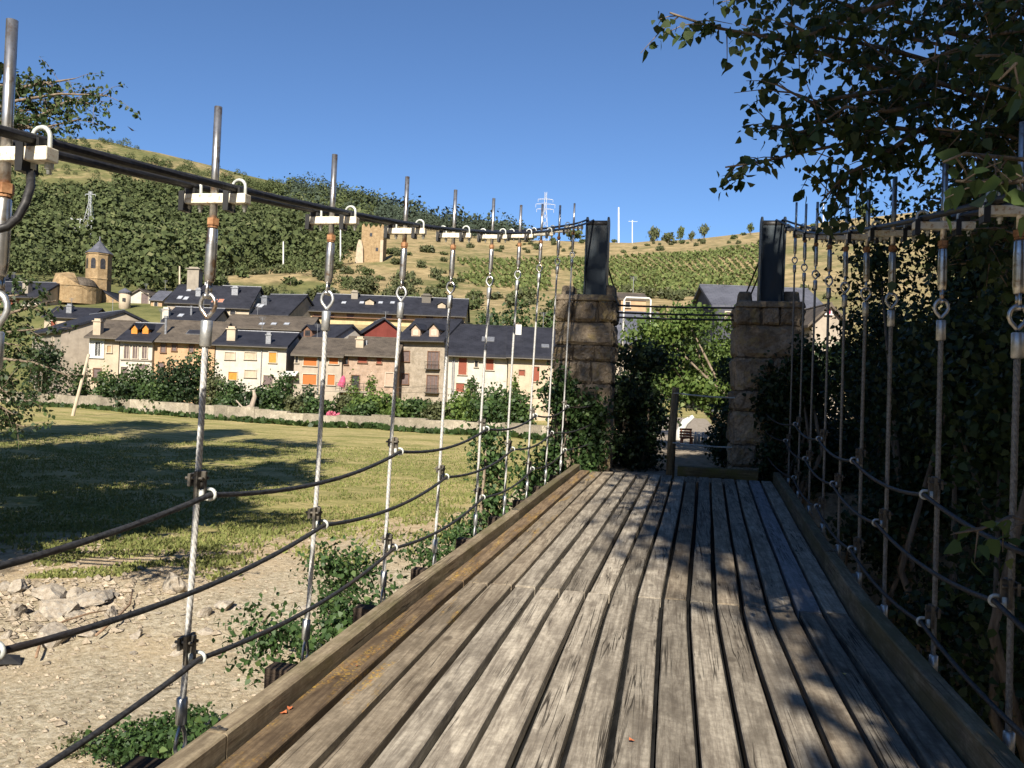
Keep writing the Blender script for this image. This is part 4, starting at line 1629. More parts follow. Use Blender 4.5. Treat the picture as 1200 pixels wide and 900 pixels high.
m.prism([(-17 * s_, -0.5), (-7 * s_, -0.5), (-8 * s_, zr0 + 6 * s_), (-10 * s_, zr0 + 14 * s_), (-13 * s_, zr0 + 15 * s_), (-15 * s_, zr0 + 8 * s_)], -1.5, -0.02, 1)
m.build('buttress', 'plaster_cream', ru)
m = MB()
m.prism([(11.5 * s_, -0.5), (14.9 * s_, -0.5), (14.9 * s_, zr0 + 16 * s_), (11.5 * s_, zr0 + 16 * s_)], -0.5, -0.02, 1)
m.build('buttress', 'plaster_cream', ru)
for (x, z) in ((0, 22), (7.5, 5)):
    m = MB()
    m.box((x * s_, -0.02, zr0 + z * s_), (0.8, 0.1, 1.1))
    m.build('opening', 'dark_window', ru)

# --- garden wall
W0, W1, W2 = P(20, 472, 88), P(300, 497, 71), P(660, 512, 62)
gw = thing('garden_wall', 'low pale rubble garden wall along the far edge of the meadow', 'wall', (W0.x, W0.y, -2.7))
m = MB()
rw_ = random.Random(5)
for a, b in ((W0 - (W1 - W0) * 0.35, W1), (W1, W2)):
    n = int((b - a).length / 1.6)
    dirv = (b - a).normalized()
    ang = math.atan2(dirv.y, dirv.x)
    for k in range(n):
        c = a.lerp(b, (k + 0.5) / n)
        hgt = (1.25 + rw_.uniform(-0.08, 0.10)) * (1 if b is W1 else 0.85)
        z0 = near_z(c.x, c.y) - 0.3
        m.box((c.x - W0.x, c.y - W0.y, z0 + 2.7 + (hgt + 0.3) / 2), ((b - a).length / n + 0.01 + 0.002 * (k % 2), 0.5 + 0.03 * (k % 3), hgt + 0.3), Matrix.Rotation(ang + R(rw_.uniform(-0.8, 0.8)), 3, 'Z'))
m.build('masonry', 'wall_rubble', gw)


# --- poles, pylons
def pole(name, label, cat, px, py0, py1, d, r=0.12, mat='pole_wood', dx=0, group=None, arms=None):
    b, t_ = P(px, py1, d), P(px + dx, py0, d)
    z = min(gz(b), b.z) - 0.3
    th_ = thing(name, label, cat, (b.x, b.y, z), YAW, group)
    L = t_ - b
    lx_ = L.dot(RT)
    m = MB()
    m.tube([(0, 0, 0), (0, 0, b.z - z), (lx_, 0, t_.z - z)], [r * 1.1, r * 1.1, r * 0.8], 8)
    m.build('shaft', mat, th_, True)
    if arms:
        for k, (za, wa) in enumerate(arms):
            m = MB()
            m.box((lx_ * (1 - za), 0, (t_.z - z) - za), (wa, 0.12, 0.12))
            for e in (-1, 0, 1):
                m.tube([(e * wa * 0.45, 0, t_.z - z - za + 0.05), (e * wa * 0.45, 0, t_.z - z - za + 0.4)], 0.06, 6)
            m.build('crossarm', mat, th_)
    return th_


pole('leaning_pole', 'grey wooden pole leaning right at the meadow edge before the garden wall', 'pole', 85, 415, 488, 71, 0.14, 'pole_wood', 19)
pole('utility_pole', 'thin wooden pole left of the big square chimney', 'pole', 210.5, 312, 337, 150, 0.16)
pole('utility_pole', 'pale wooden pole just right of the big square chimney', 'pole', 241, 295, 337, 150, 0.20, 'white_paint', 2)
pole('utility_pole', 'thin pole standing on the dry slope right of the nearest turnbuckle', 'pole', 332, 283, 312, 240, 0.22, 'white_paint')
pole('utility_pole', 'tall pale pole left of the ruined tower', 'pole', 399, 262, 300, 250, 0.22, 'white_paint')
pole('utility_pole', 'thin grey pole on the wooded slope right of the substation', 'pole', 148, 262, 280, 330, 0.3, 'pole_wood')
pole('utility_pole', 'short grey pole on the wooded slope beside the substation', 'pole', 125, 258, 276, 330, 0.3, 'pole_wood')
pole('utility_pole', 'thin power pole with a crossarm on the vineyard ridge', 'pole', 741, 258, 287, 372, 0.25, 'pylon_steel', 0, None, [(0.6, 4.0)])
pole('antenna_mast', 'slim pale mast on the vineyard ridge left of the power pole', 'mast', 725, 243, 290, 372, 0.42, 'pylon_steel')
pole('antenna_mast', 'slim pale mast on the ridge seen through the right hanger rods', 'mast', 965, 238, 268, 372, 0.35, 'pylon_steel')


def lattice(label, px, ytop, ybot, d, w, arms, group=None):
    b, t_ = P(px, ybot, d), P(px, ytop, d)
    z = min(gz(b), b.z) - 0.5
    H = t_.z - z
    th_ = thing('electricity_pylon', label, 'pylon', (b.x, b.y, z), YAW, group)
    m = MB()
    r = 0.07 * d / 300

    def wz(q):
        return w / 2 * (1 - 0.86 * min(1, q / 0.75)) + 0.02 * w
    lv = [0, .15, .29, .42, .54, .65, .75, .85, 1.0]
    for sx in (-1, 1):
        for sy in (-1, 1):
            m.tube([(sx * wz(q), sy * wz(q), q * H) for q in lv], r, 4)
    for i in range(len(lv) - 1):
        a, b2 = lv[i], lv[i + 1]
        for sy in (-1, 1):
            m.tube([(-wz(a), sy * wz(a), a * H), (wz(b2), sy * wz(b2), b2 * H)], r * 0.6, 4)
            m.tube([(wz(a), sy * wz(a), a * H), (-wz(b2), sy * wz(b2), b2 * H)], r * 0.6, 4)
    m.build('lattice_mast', 'pylon_steel', th_)
    for q, wa in arms:
        m = MB()
        m.tube([(-wa / 2, 0, q * H), (0, 0, q * H + wa * 0.08), (wa / 2, 0, q * H)], r * 0.9, 4)
        m.tube([(-wa / 2, 0, q * H), (wa / 2, 0, q * H)], r * 0.9, 4)
        for e in (-1, 1):
            m.tube([(e * wa / 2, 0, q * H), (e * wa / 2, 0, q * H - wa * 0.18)], r, 4)
        m.build('crossarm', 'pylon_steel', th_)


lattice('tall lattice electricity pylon on the ridge above the left pier', 637, 225, 296, 385, 5.0, [(0.80, 9), (0.88, 7), (0.72, 8)])
lattice('lattice electricity pylon on the wooded hillside at the substation', 104, 224, 277, 322, 4.5, [(0.93, 4)])
for k, (px, y0, y1, lb) in enumerate(((75, 262, 272, 'leftmost low grey gantry of the hillside substation'), (88, 256, 276, 'second low gantry beside the substation pylon'), (112, 258, 278, 'low gantry right of the substation pylon'))):
    b = P(px, y1, 318)
    z = gz(b) - 0.5
    g_ = thing('substation_gantry', lb, 'gantry', (b.x, b.y, z), YAW)
    hh = b.z - z + (y1 - y0) * 328 / FPX
    m = MB()
    for sx in (-1.8, 1.8):
        m.tube([(sx, 0, 0), (sx, 0, hh)], 0.18, 5)
    m.tube([(-2.6, 0, hh * 0.93), (2.6, 0, hh * 0.93)], 0.15, 5)
    m.build('frame', 'pylon_steel', g_)
    m = MB()
    m.box((0.3, -0.5, hh * 0.35), (1.6, 1.2, 2.0))
    m.build('transformer', 'white_paint', g_)

# --- bird, path furniture
pbd = P(155, 152.5, 45)
m = MB()
m.add([(-0.30, 0.02, 0.10), (-0.12, 0.05, 0.03), (0, 0.12, 0.0), (0.12, 0.05, 0.02), (0.28, 0.0, 0.07), (0.1, -0.06, 0.01), (0, -0.16, -0.02), (-0.1, -0.06, 0.02), (0, 0, 0.05), (0, 0, -0.05)],
      [(0, 1, 8, 7), (1, 2, 8), (2, 3, 8), (3, 4, 5, 8), (5, 6, 8), (6, 7, 8), (0, 7, 9, 1), (1, 9, 2), (2, 9, 3), (3, 9, 5, 4), (5, 9, 6), (6, 9, 7)])
bo = m.build('bird', 'bird_black', None)
bo.location = pbd
bo.rotation_euler = (0.3, 0.25, 0.8)
tag(bo, 'small dark bird gliding in the blue sky above the hill', 'bird')

pa = MB()
for k in range(14):
    y0, y1 = 13.55 + k * 2.5, 13.55 + (k + 1) * 2.5
    x0, x1 = (lambda y: (0.1 - 0.02 * (y - 13.5) - 1.3, 0.1 + 0.01 * (y - 13.5) + 1.5))(y0)
    x2, x3 = (lambda y: (0.1 - 0.02 * (y - 13.5) - 1.3, 0.1 + 0.01 * (y - 13.5) + 1.5))(y1)
    pa.add([(x0, y0, -0.02), (x1, y0, -0.02), (x3, y1, -0.02), (x2, y1, -0.02), (x0, y0, -0.4), (x1, y0, -0.4), (x3, y1, -0.4), (x2, y1, -0.4)], [(0, 1, 2, 3), (0, 4, 5, 1), (2, 6, 7, 3), (0, 3, 7, 4), (1, 5, 6, 2)])
noisy('path_gravel', (0.17, 0.14, 0.10), (0.34, 0.29, 0.23), 6, 0.95, 0, 0.5, 0.02)
kind(pa.build('path', 'path_gravel'), 'structure')
pk = P(804.5, 514, 24)
cr = thing('wooden_bench', 'reddish slatted wooden bench at the sunny end of the path', 'bench', (pk.x, pk.y, -0.02), YAW)
m = MB()
for z_ in (0.42, 0.47):
    pass
m.box((0, 0, 0.20), (0.36, 0.3, 0.05))
m.build('seat', 'crate_red', cr)
m = MB()
for k in range(3):
    m.box((0, 0.14, 0.27 + k * 0.08), (0.36, 0.03, 0.06))
m.build('backrest', 'crate_red', cr)
for sx in (-0.14, 0.14):
    m = MB()
    m.box((sx, 0, 0.09), (0.04, 0.26, 0.18))
    m.box((sx, 0.115, 0.3), (0.04, 0.03, 0.3))
    m.build('leg', 'crate_red', cr)
for k, (px, py) in enumerate(((815, 513), (819, 514), (823.5, 515), (827, 516.5))):
    b = P(px, py, 24.5)
    m = MB()
    m.tube([(0, 0, 0), (0, 0, 0.30), (0, 0, 0.34), (0, 0, 0.37)], [0.05, 0.045, 0.03, 0.01], 8)
    o = m.build('bollard', 'white_paint', None, True)
    o.location = (b.x, b.y, -0.03)
    tag(o, ['short white bollard right beside the reddish bench', 'second white bollard from the reddish bench', 'third white bollard from the reddish bench', 'white bollard farthest from the reddish bench'][k], 'bollard', 'white bollards along the path')
b = P(795, 505, 26)
rk = MB()
rk.tube([(0, 0, -0.1), (0.05, 0, 0.25), (0.2, 0, 0.55), (0.45, 0, 0.75)], [0.14, 0.13, 0.12, 0.06], 8)
o = rk.build('garden_statue', 'white_paint', None, True)
o.location = (b.x, b.y, 0)
tag(o, 'crooked white stone marker left of the reddish bench', 'marker stone')

# power line in front of the houses
pw = [P(325, 447, 88), P(500, 453, 84), P(690, 459, 80)]
wl_ = thing('power_line', 'two thin wires strung across in front of the stone houses', 'wire', (pw[0].x, pw[0].y, pw[0].z))
for dz_ in (0.0, -0.55):
    m = MB()
    pts = []
    for a, b in zip(pw[:-1], pw[1:]):
        for k in range(8):
            t_ = k / 8
            q = a.lerp(b, t_) - pw[0]
            q.z += dz_ - 0.35 * 4 * t_ * (1 - t_)
            pts.append(q)
    pts.append(pw[-1] - pw[0] + Vector((0, 0, dz_)))
    m.tube(pts, 0.018, 5)
    m.build('wire', 'bracket_steel', wl_)
for q in (pw[0], pw[-1]):
    m = MB()
    o_ = q - pw[0]
    m.tube([(o_.x, o_.y, near_z(q.x, q.y) - pw[0].z - 0.3), (o_.x, o_.y, o_.z + 0.3)], 0.09, 7)
    m.build('post', 'pole_wood', wl_, True)

# ================================================================== vegetation
def foliage(name, mat, parent, lobes, n, size, seed, tmpl=QUAD, droop=0.3, shell=0.6, sv=0.35):
    g = np.random.default_rng(seed)
    p, d = lobe_points(g, lobes, n, shell)
    sz = size * (1 + sv * (g.random(n) - 0.5) * 2)
    return link(name, leaf_mesh(name, p, sz, tmpl, seed + 1, droop, d), mat, parent)


def stems(lobes, z0, r, rr, n=5, bend=0.25):
    m = MB()
    L = sorted(lobes, key=lambda q: -q[2])[:n]
    for q in L:
        e = Vector(q[:3])
        s0 = Vector((e.x * 0.12, e.y * 0.12, z0))
        mid = s0.lerp(e, 0.5) + Vector((rr.uniform(-bend, bend), rr.uniform(-bend, bend), 0)) * (e - s0).length * 0.35
        m.tube([s0, mid, e], [r, r * 0.65, r * 0.2], 6)
    return m


_seed = [100]


def bush(name, label, cat, px, ytop, ybase, wpx, d, mat='leaf_mid', n=900, leaf=0.28, k=9, group=None, bark='bark', deep=None, low=0.0, tmpl=QUAD):
    _seed[0] += 7
    rr = random.Random(_seed[0])
    b = P(px, ybase, d)
    z = min(gz(b), b.z)
    t = thing(name, label, cat, (b.x, b.y, z), YAW, group)
    w = wpx * d / FPX
    top = P(px, ytop, d).z - z
    lb = crown_lobes(rr, w, deep or w, top - low, k, low)
    lb.append((0, 0, low + (top - low) * 0.45, w * 0.36, w * 0.36, (top - low) * 0.42))
    stems(lb, -0.1, max(0.03, top * 0.018), rr, 5).build('stem', bark, t, True)
    foliage('foliage', mat, t, lb, n, leaf, _seed[0], tmpl)
    return t


# --- far woods: one mass of crowns
def woods(name, label, cat, mat, count, seed, test, size, per):
    g = random.Random(seed)
    gn = np.random.default_rng(seed)
    pts, nrm, szs = [], [], []
    k = 0
    tries = 0
    while k < count and tries < count * 30:
        tries += 1
        px = g.uniform(-170, 640)
        r = math.sqrt(g.uniform(165 ** 2, 745 ** 2))
        q = test(px, r)
        if g.random() > q:
            continue
        az = math.atan((px - 600) / FPX)
        p = FW * (r * math.cos(az)) + RT * (r * math.sin(az))
        z = terrain_z(p.x, p.y)
        R_ = size * min(2.1, max(0.35, g.lognormvariate(-0.12, 0.42)))
        if q < 0.3:
            R_ *= 0.55
        hh = R_ * g.uniform(0.8, 1.5)
        n = per
        d = gn.normal(size=(n, 3))
        d[:, 2] = np.abs(d[:, 2]) * 1.0 - 0.25
        d /= np.linalg.norm(d, axis=1, keepdims=True)
        rad_ = 1 + 0.16 * gn.normal(size=n)
        pts.append(np.array([p.x, p.y, z + hh * 0.55]) + d * rad_[:, None] * np.array([R_, R_, hh]))
        nrm.append(d)
        szs.append(np.full(n, R_ * 0.17) * (0.7 + 0.6 * gn.random(n)))
        k += 1
    me = leaf_mesh(name, np.concatenate(pts), np.concatenate(szs), TUFT, seed, 0, np.concatenate(nrm) * 1.6)
    o = link(name, me, mat)
    kind(o, 'stuff')
    return tag(o, label, cat)


def wood_density(px, r):
    if px > 430:
        return 0
    if 66 < px < 124 and 280 < r < 372:
        return 0
    az = math.atan((px - 600) / FPX)
    x_, y_ = r * math.sin(az), r * math.cos(az)
    nz = 0.5 + 0.5 * math.sin(x_ * 0.031 + 2 * math.sin(y_ * 0.023)) * math.cos(y_ * 0.027 + 1.5 * math.sin(x_ * 0.019))
    nz2 = 0.5 + 0.5 * math.sin(x_ * 0.09 + 1.0 + 2 * math.sin(y_ * 0.07)) * math.cos(y_ * 0.08)
    nn = 0.65 * nz + 0.35 * nz2
    yy = col_y(px, r)
    if yy > 345:
        return 0
    up = smooth(285, 205, yy)
    dens = 1.15 - 0.92 * up
    if yy > 312 and px > 250:
        dens *= 0.12
    if yy > 305 and px < 95:
        dens *= 0.45
    if nn < 0.20 + 0.27 * up:
        dens *= 0.15
    return dens * (0.35 + 0.8 * nn)


woods('hillside_wood', 'dense green oak wood covering the left hillside above the town', 'woodland', 'leaf_hill', 3700, 5, wood_density, 3.2, 190)
woods('ridge_wood', 'dark wood on the far ridge in the middle, tinted bluish for haze', 'woodland', 'leaf_hill_haze', 900, 9, lambda px, r: 0.9 if (335 < px < 610 and 390 < r < 745 and col_y(px, r) < 292) else 0, 4.0, 110)


# --- countable scrub on the dry slopes and skyline
def proto_bush(name, label, cat, mat, seed, n, leaf, trunk=0.0, group=None, w=2.0, h=1.0, k=7):
    rr = random.Random(seed)
    t = thing(name, label, cat, (0, 0, 0), 0, group)
    lb = crown_lobes(rr, w, w, h, k, trunk)
    lb.append((0, 0, trunk + h * 0.45, w * 0.33, w * 0.33, h * 0.4))
    m = stems(lb, -0.3, 0.05, rr, 4)
    if trunk:
        m.tube([(0, 0, -0.3), (0.02, 0.02, trunk + h * 0.3)], [0.07, 0.05], 6)
    m.build('stem' if not trunk else 'trunk', 'bark', t, True)
    foliage('foliage', mat, t, lb, n, leaf, seed)
    return t


SG = 'scrub bushes on the dry slopes behind the town'
protos = [proto_bush('hillside_bush', 'green scrub bush on the dry slope behind the town', 'bush', ('leaf_scrub', 'leaf_hill', 'leaf_olive')[k], 60 + k, 260, 0.34, 0, SG) for k in range(3)]
rs = random.Random(77)
placed = 0


def slope_pt(px, r):
    az = math.atan((px - 600) / FPX)
    p = FW * (r * math.cos(az)) + RT * (r * math.sin(az))
    return Vector((p.x, p.y, terrain_z(p.x, p.y)))


spots = []
while len(spots) < 200:
    px = rs.uniform(255, 1010)
    r = rs.uniform(165, 300) if rs.random() < 0.72 else rs.uniform(330, 382)
    if px > 540 and 222 < r < 325:
        continue
    if px < 540 and r > 300:
        continue
    if r < 222 and px > 700 and rs.random() < 0.4:
        continue
    clump = 0.5 + 0.5 * math.sin(px * 0.045 + 1.3) * math.cos(r * 0.06)
    if rs.random() > 0.25 + 0.75 * clump:
        continue
    spots.append((px, r))
for i, (px, r) in enumerate(spots):
    p = slope_pt(px, r)
    s_ = rs.uniform(1.0, 2.5) * (1.0 if r < 320 else 0.75)
    pr_ = protos[i % 3]
    if i < 3:
        pr_.location = p
        pr_.rotation_euler = (0, 0, rs.uniform(0, 6))
        pr_.scale = (s_, s_, s_ * rs.uniform(0.8, 1.5))
    else:
        dup(pr_, p, rs.uniform(0, 6), (s_, s_, s_ * rs.uniform(0.8, 1.4)))

for (px, yt, yb, w, lb) in ((760, 270, 287, 15, 'big round bushy tree on the vineyard skyline'), (791, 267, 284, 9, 'slim tree on the vineyard skyline right of the round one'),
                            (818, 266, 283, 11, 'small umbrella shaped tree on the skyline between the pylons'), (873, 264, 274, 9, 'small grey tree on the skyline left of the right pylon'),
                            (776, 279, 288, 18, 'low dark bush patch under the skyline trees'), (804, 274, 284, 8, 'dark little bush between two skyline trees'),
                            (665, 276, 289, 22, 'low wide tree on the ridge beside the left pylon'), (690, 279, 290, 14, 'low bush on the ridge behind the left pylon'),
                            (612, 281, 291, 16, 'dark shrub on the ridge below the electricity pylon'), (1005, 249, 262, 22, 'wide tree on the ridge behind the right hangers')):
    d = 376
    az = math.atan((px - 600) / FPX)
    p = slope_pt(px, 378)
    _seed[0] += 3
    t = proto_bush('skyline_tree', lb, 'tree', 'leaf_hill' if px % 2 else 'leaf_scrub', _seed[0], 330, 0.30, 0.55 if w < 13 else 0.2, 'trees and bushes along the skyline')
    s_ = w * d / FPX / 2.0
    hh = (yb - yt + 3) * d / FPX
    t.location = p
    t.scale = (s_, s_, hh / (1.55 if w < 13 else 1.2))

# --- vineyard rows
vp, vs_, vn = [], [], []
g = np.random.default_rng(4)
for k in range(-20, 70):
    n = 150
    for j in range(n):
        t = j / n
        r = 224 + 96 * t
        px = 505 + k * 8.2 - 52 * t - 6 * t * t
        if px < 538 + 10 * math.sin(r * 0.2) or px > 905 or (px < 640 and r > 306 - (640 - px) * 0.25):
            continue
        if 640 < px < 668 and t < 0.55:
            continue
        p = slope_pt(px, r)
        for _ in range(2):
            vp.append((p.x + g.normal() * 0.16, p.y + g.normal() * 0.2, p.z + 0.2 + 0.8 * g.random()))
            vs_.append(0.5 + 0.35 * g.random())
o = link('vineyard', leaf_mesh('vineyard', np.array(vp), np.array(vs_), TUFT, 8, 0, None, 0.6), 'leaf_vine')
kind(o, 'stuff')
tag(o, 'rows of green vines climbing the tan hillside', 'vineyard')

# --- garden trees and bushes in front of the houses
for (px, yt, yb, w, d, mt, n, lb) in (
        (48, 397, 466, 62, 86, 'leaf_dark', 1500, 'dark dense tree below the blank gable at the far left'),
        (96, 425, 466, 26, 90, 'leaf_mid', 600, 'narrow leafy shrub behind the leaning pole'),
        (130, 438, 468, 38, 84, 'leaf_mid', 800, 'rounded garden shrub right of the leaning pole'),
        (166, 421, 472, 52, 82, 'leaf_mid', 1300, 'full green tree in front of the white three window house'),
        (205, 413, 474, 60, 81, 'leaf_dark', 1500, 'broad dark green tree before the apricot house'),
        (229, 402, 468, 44, 84, 'leaf_mid', 1200, 'tallest garden tree left of the nearest hanger rope'),
        (250, 428, 472, 36, 81, 'leaf_olive', 800, 'greyish olive tree just behind the nearest hanger rope'),
        (272, 446, 480, 34, 79, 'leaf_mid', 700, 'low bush in front of the pale plain house'),
        (300, 455, 484, 36, 77, 'leaf_dark', 800, 'dark bush beside the pale leaning trunk'),
        (326, 428, 480, 46, 81, 'leaf_mid', 1100, 'spreading fig tree left of the orange blinds'),
        (348, 462, 487, 34, 76, 'leaf_olive', 700, 'tangled shrub under the white awning'),
        (373, 463, 492, 34, 75, 'leaf_mid', 700, 'garden shrub under the orange blinds'),
        (402, 463, 497, 30, 76, 'leaf_olive', 700, 'grey green shrub behind the pink oleander'),
        (440, 461, 497, 52, 74, 'leaf_bright', 1200, 'bright green bush under the vine terrace'),
        (488, 465, 498, 42, 73, 'leaf_mid', 1000, 'rounded dark bush under the rubble stone house'),
        (543, 458, 497, 48, 71, 'leaf_bright', 1200, 'yellow green bush before the long cream house'),
        (580, 440, 498, 62, 70, 'leaf_mid', 1600, 'large leafy bush in front of the red shutters'),
        (612, 452, 500, 34, 67, 'leaf_mid', 800, 'slender bush between the last far hanger ropes'),
        (552, 440, 470, 18, 90, 'leaf_mid', 400, 'small sapling against the long cream house wall'),
        (262, 462, 484, 30, 76, 'leaf_mid', 600, 'low leafy shrub at the wall right of the olive tree'), (316, 452, 486, 44, 77, 'leaf_mid', 1000, 'wide leafy bush beside the pale leaning trunk'),
        (186, 446, 476, 44, 79, 'leaf_mid', 900, 'low green bush between the two front garden trees'), (145, 450, 474, 30, 80, 'leaf_dark', 600, 'dark low shrub at the wall right of the rounded shrub'), (358, 452, 480, 24, 80, 'leaf_dark', 500, 'dark shrub against the grey plaster house'),
        (425, 472, 498, 40, 72, 'leaf_mid', 800, 'low mixed shrub in front of the vine terrace pillars'), (466, 470, 498, 34, 73, 'leaf_bright', 800, 'light green shrub between the terrace and rubble house'), (512, 470, 499, 36, 72, 'leaf_olive', 700, 'dusty olive shrub left of the yellow green bush'),
        (603, 428, 470, 10, 90, 'leaf_bright', 300, 'thin cypress like shrub against the warm cream house')):
    bush('garden_tree' if 'tree' in lb else 'garden_bush', lb, 'tree' if 'tree' in lb else 'bush', px, yt - (3 if w > 12 else 0), yb, w * 1.22, d, mt, int(n * 1.8), 0.30, 12, 'garden plants between the wall and the houses')
bush('oleander', 'pink flowering oleander at the garden wall', 'flowering bush', 388, 480, 504, 24, 70, 'petal_pink', 420, 0.30, 7)
bush('terrace_vine', 'leafy vine over the left half of the terrace', 'vine', 415, 428, 447, 24, 93.6, 'leaf_bright', 420, 0.30, 7, None, 'bark', 2.0, 0.0)
bush('terrace_vine', 'leafy vine clump over the right half of the terrace', 'vine', 436, 430, 449, 18, 93.6, 'leaf_bright', 320, 0.30, 6, None, 'bark', 2.0, 0.0)
bush('house_creeper', 'bright creeper hanging under the white bay window', 'climbing plant', 123, 417, 432, 22, 98.6, 'leaf_bright', 380, 0.3, 7, None, 'bark', 1.5)
# big trees behind the right hand houses
for (px, yt, yb, w, d, lb, mt) in ((566, 345, 400, 50, 118, 'large tree behind the long cream house', 'leaf_mid'), (604, 336, 400, 62, 122, 'tall broad tree above the white chimney', 'leaf_mid'),
                               (640, 345, 400, 44, 116, 'leafy tree just left of the stone pier behind the roofs', 'leaf_mid'), (470, 318, 352, 50, 175, 'scrubby tree rising behind the yellow terrace', 'leaf_scrub'),
                               (425, 322, 348, 42, 178, 'olive bush behind the left part of the yellow terrace', 'leaf_scrub'), (700, 318, 352, 44, 150, 'green tree hidden behind the left pier top', 'leaf_mid')):
    bush('tree', lb, 'tree', px, yt, yb, w, d, mt, 1500, 0.55, 11, 'trees rising behind the roofs')
# pale trunk leaning in the garden
tp = P(291, 481, 75)
t = thing('dead_trunk', 'pale bare leaning trunk standing in the garden hedge', 'trunk', (tp.x, tp.y, gz(tp) - 0.2), YAW)
m = MB()
zt_ = tp.z - gz(tp) + 0.2
m.tube([(-0.2, 0, 0), (0, 0, zt_ * 0.4), (0.3, 0, zt_ + 0.4), (0.55, 0, zt_ + 1.3), (0.4, 0, zt_ + 1.9)], [0.35, 0.28, 0.26, 0.2, 0.1], 8)
m.build('trunk', 'bark_pale', t, True)
m = MB()
m.tube([(0.3, 0, zt_ + 0.5), (-0.5, 0.1, zt_ + 0.2), (-1.2, 0.1, zt_ + 0.9)], [0.12, 0.09, 0.05], 6)
m.build('branch', 'bark_pale', t, True)


# --- trees with limbs
def big_tree(label, x, y, zb, h, r, z0, n, leaf, seed, mat='leaf_poplar', name='poplar_tree', k=16, group=None, tmpl=QUAD, cx_=0, cy_=0):
    rr = random.Random(seed)
    t = thing(name, label, 'tree', (x, y, zb), 0, group)
    lb = []
    for i in range(k):
        q = (i + rr.uniform(0, 1)) / k
        zz = z0 + (h - z0) * (0.06 + 0.86 * q)
        env = r * (0.55 + 0.5 * math.sin(math.pi * min(1, q * 0.9 + 0.12)))
        a = rr.uniform(0, 6.283)
        u = rr.uniform(0.2, 0.75) * env
        l_ = rr.uniform(0.42, 0.62) * env
        lb.append((math.cos(a) * u + cx_ * q, math.sin(a) * u + cy_ * q, zz, l_, l_, l_ * rr.uniform(0.7, 1.1)))
    m = MB()
    m.tube([(0, 0, -0.3), (0.1, 0.05, h * 0.3), (0.05 + cx_ * 0.4, -0.05 + cy_ * 0.4, h * 0.6), (cx_ * 0.9, cy_ * 0.9, h * 0.93)], [h * 0.018, h * 0.014, h * 0.009, 0.03], 9)
    m.build('trunk', 'bark', t, True)
    m = MB()
    for q in lb:
        e = Vector(q[:3])
        zs = max(0.3 * h * 0.2, e.z - rr.uniform(1.0, 2.5))
        m.tube([(cx_ * zs / h, cy_ * zs / h, zs), (e.x * 0.5, e.y * 0.5, (zs + e.z) / 2 - 0.1), e], [0.09, 0.06, 0.02], 6)
    m.build('limbs', 'bark', t, True)
    foliage('crown', mat, t, lb, n, leaf, seed, tmpl, 0.6, 0.75)
    return t


RG = 'tall trees on the left river bank'
def lat_xy(lat, d):
    p = at(lat, d)
    return p.x, p.y


def twig_set(limbs, rr, tw=(0.2, 0.45), step=0.11, per=9, spread=1.0, r0=0.02, droop=0.25):
    """limbs: polylines (world) -> MB of limbs + twigs and leaf centres"""
    m = MB()
    cen = []
    for pl in limbs:
        pts = [Vector(p) for p in pl]
        n = len(pts)
        m.tube(pts, [r0 * (1 - 0.85 * i / (n - 1)) + 0.003 for i in range(n)], 6)
        for i in range(n - 1):
            L = (pts[i + 1] - pts[i]).length
            c = max(1, int(L / step))
            for q in range(c):
                b = pts[i].lerp(pts[i + 1], (q + rr.random()) / c)
                dr = Vector((rr.gauss(0, 1), rr.gauss(0, 1), rr.gauss(0, 0.8) - droop)).normalized() * spread + (pts[i + 1] - pts[i]).normalized() * 0.6
                dr.normalize()
                ln = rr.uniform(*tw)
                e = b + dr * ln + Vector((0, 0, -0.12 * ln))
                mid = b.lerp(e, 0.5) + Vector((0, 0, 0.06 * ln))
                m.tube([b, mid, e], [0.0045, 0.003, 0.0018], 4, False)
                for _ in range(per):
                    t = rr.uniform(0.25, 1.05)
                    p = b.lerp(e, t)
                    cen.append((p.x + rr.gauss(0, 0.025), p.y + rr.gauss(0, 0.025), p.z + rr.gauss(0, 0.025) - 0.01))
    return m, np.array(cen)


x, y = lat_xy(-13.7, 13)
t1 = big_tree('tall poplar at the left edge whose leafy branch tips reach into the sky', x, y, -2.7, 21, 3.6, 3.0, 17000, 0.30, 31, group=RG)
rr = random.Random(12)


def rel(pts, o):
    return [Vector(p) - o for p in pts]


O = Vector((x, y, -2.7))
base_hi = Vector((x, y, 4.5))
lim = []
for tip in (((-60, 150, 12.8), (20, 118, 12.4), (70, 110, 12.2), (126, 112, 12.0)), ((-60, 150, 13), (10, 108, 12.8), (50, 96, 12.6), (62, 100, 12.6)), ((-60, 160, 12.6), (0, 150, 12.4), (50, 150, 12.2), (92, 140, 12.1)),
            ((-60, 160, 12.8), (-10, 120, 12.8), (25, 98, 12.7)), ((-60, 165, 12.6), (0, 130, 12.6), (60, 128, 12.4)), ((-50, 180, 12.2), (5, 165, 12.2), (40, 165, 12.2)), ((-50, 190, 12.2), (0, 178, 12.2), (18, 190, 12.2)), ((-60, 130, 13), (0, 100, 12.9), (40, 100, 12.8)), ((-60, 120, 13), (10, 105, 12.8), (70, 95, 12.6), (88, 92, 12.6)), ((-60, 150, 12.6), (10, 140, 12.4), (62, 158, 12.3)), ((-60, 130, 13.2), (-10, 112, 13), (30, 110, 12.9)), ((-60, 160, 12.5), (10, 155, 12.4), (80, 118, 12.2), (110, 122, 12.1)), ((-60, 175, 12.5), (0, 160, 12.4), (30, 140, 12.3))):
    lim.append([base_hi] + [P(*q) for q in tip])
base_lo = Vector((x, y, 1.0))
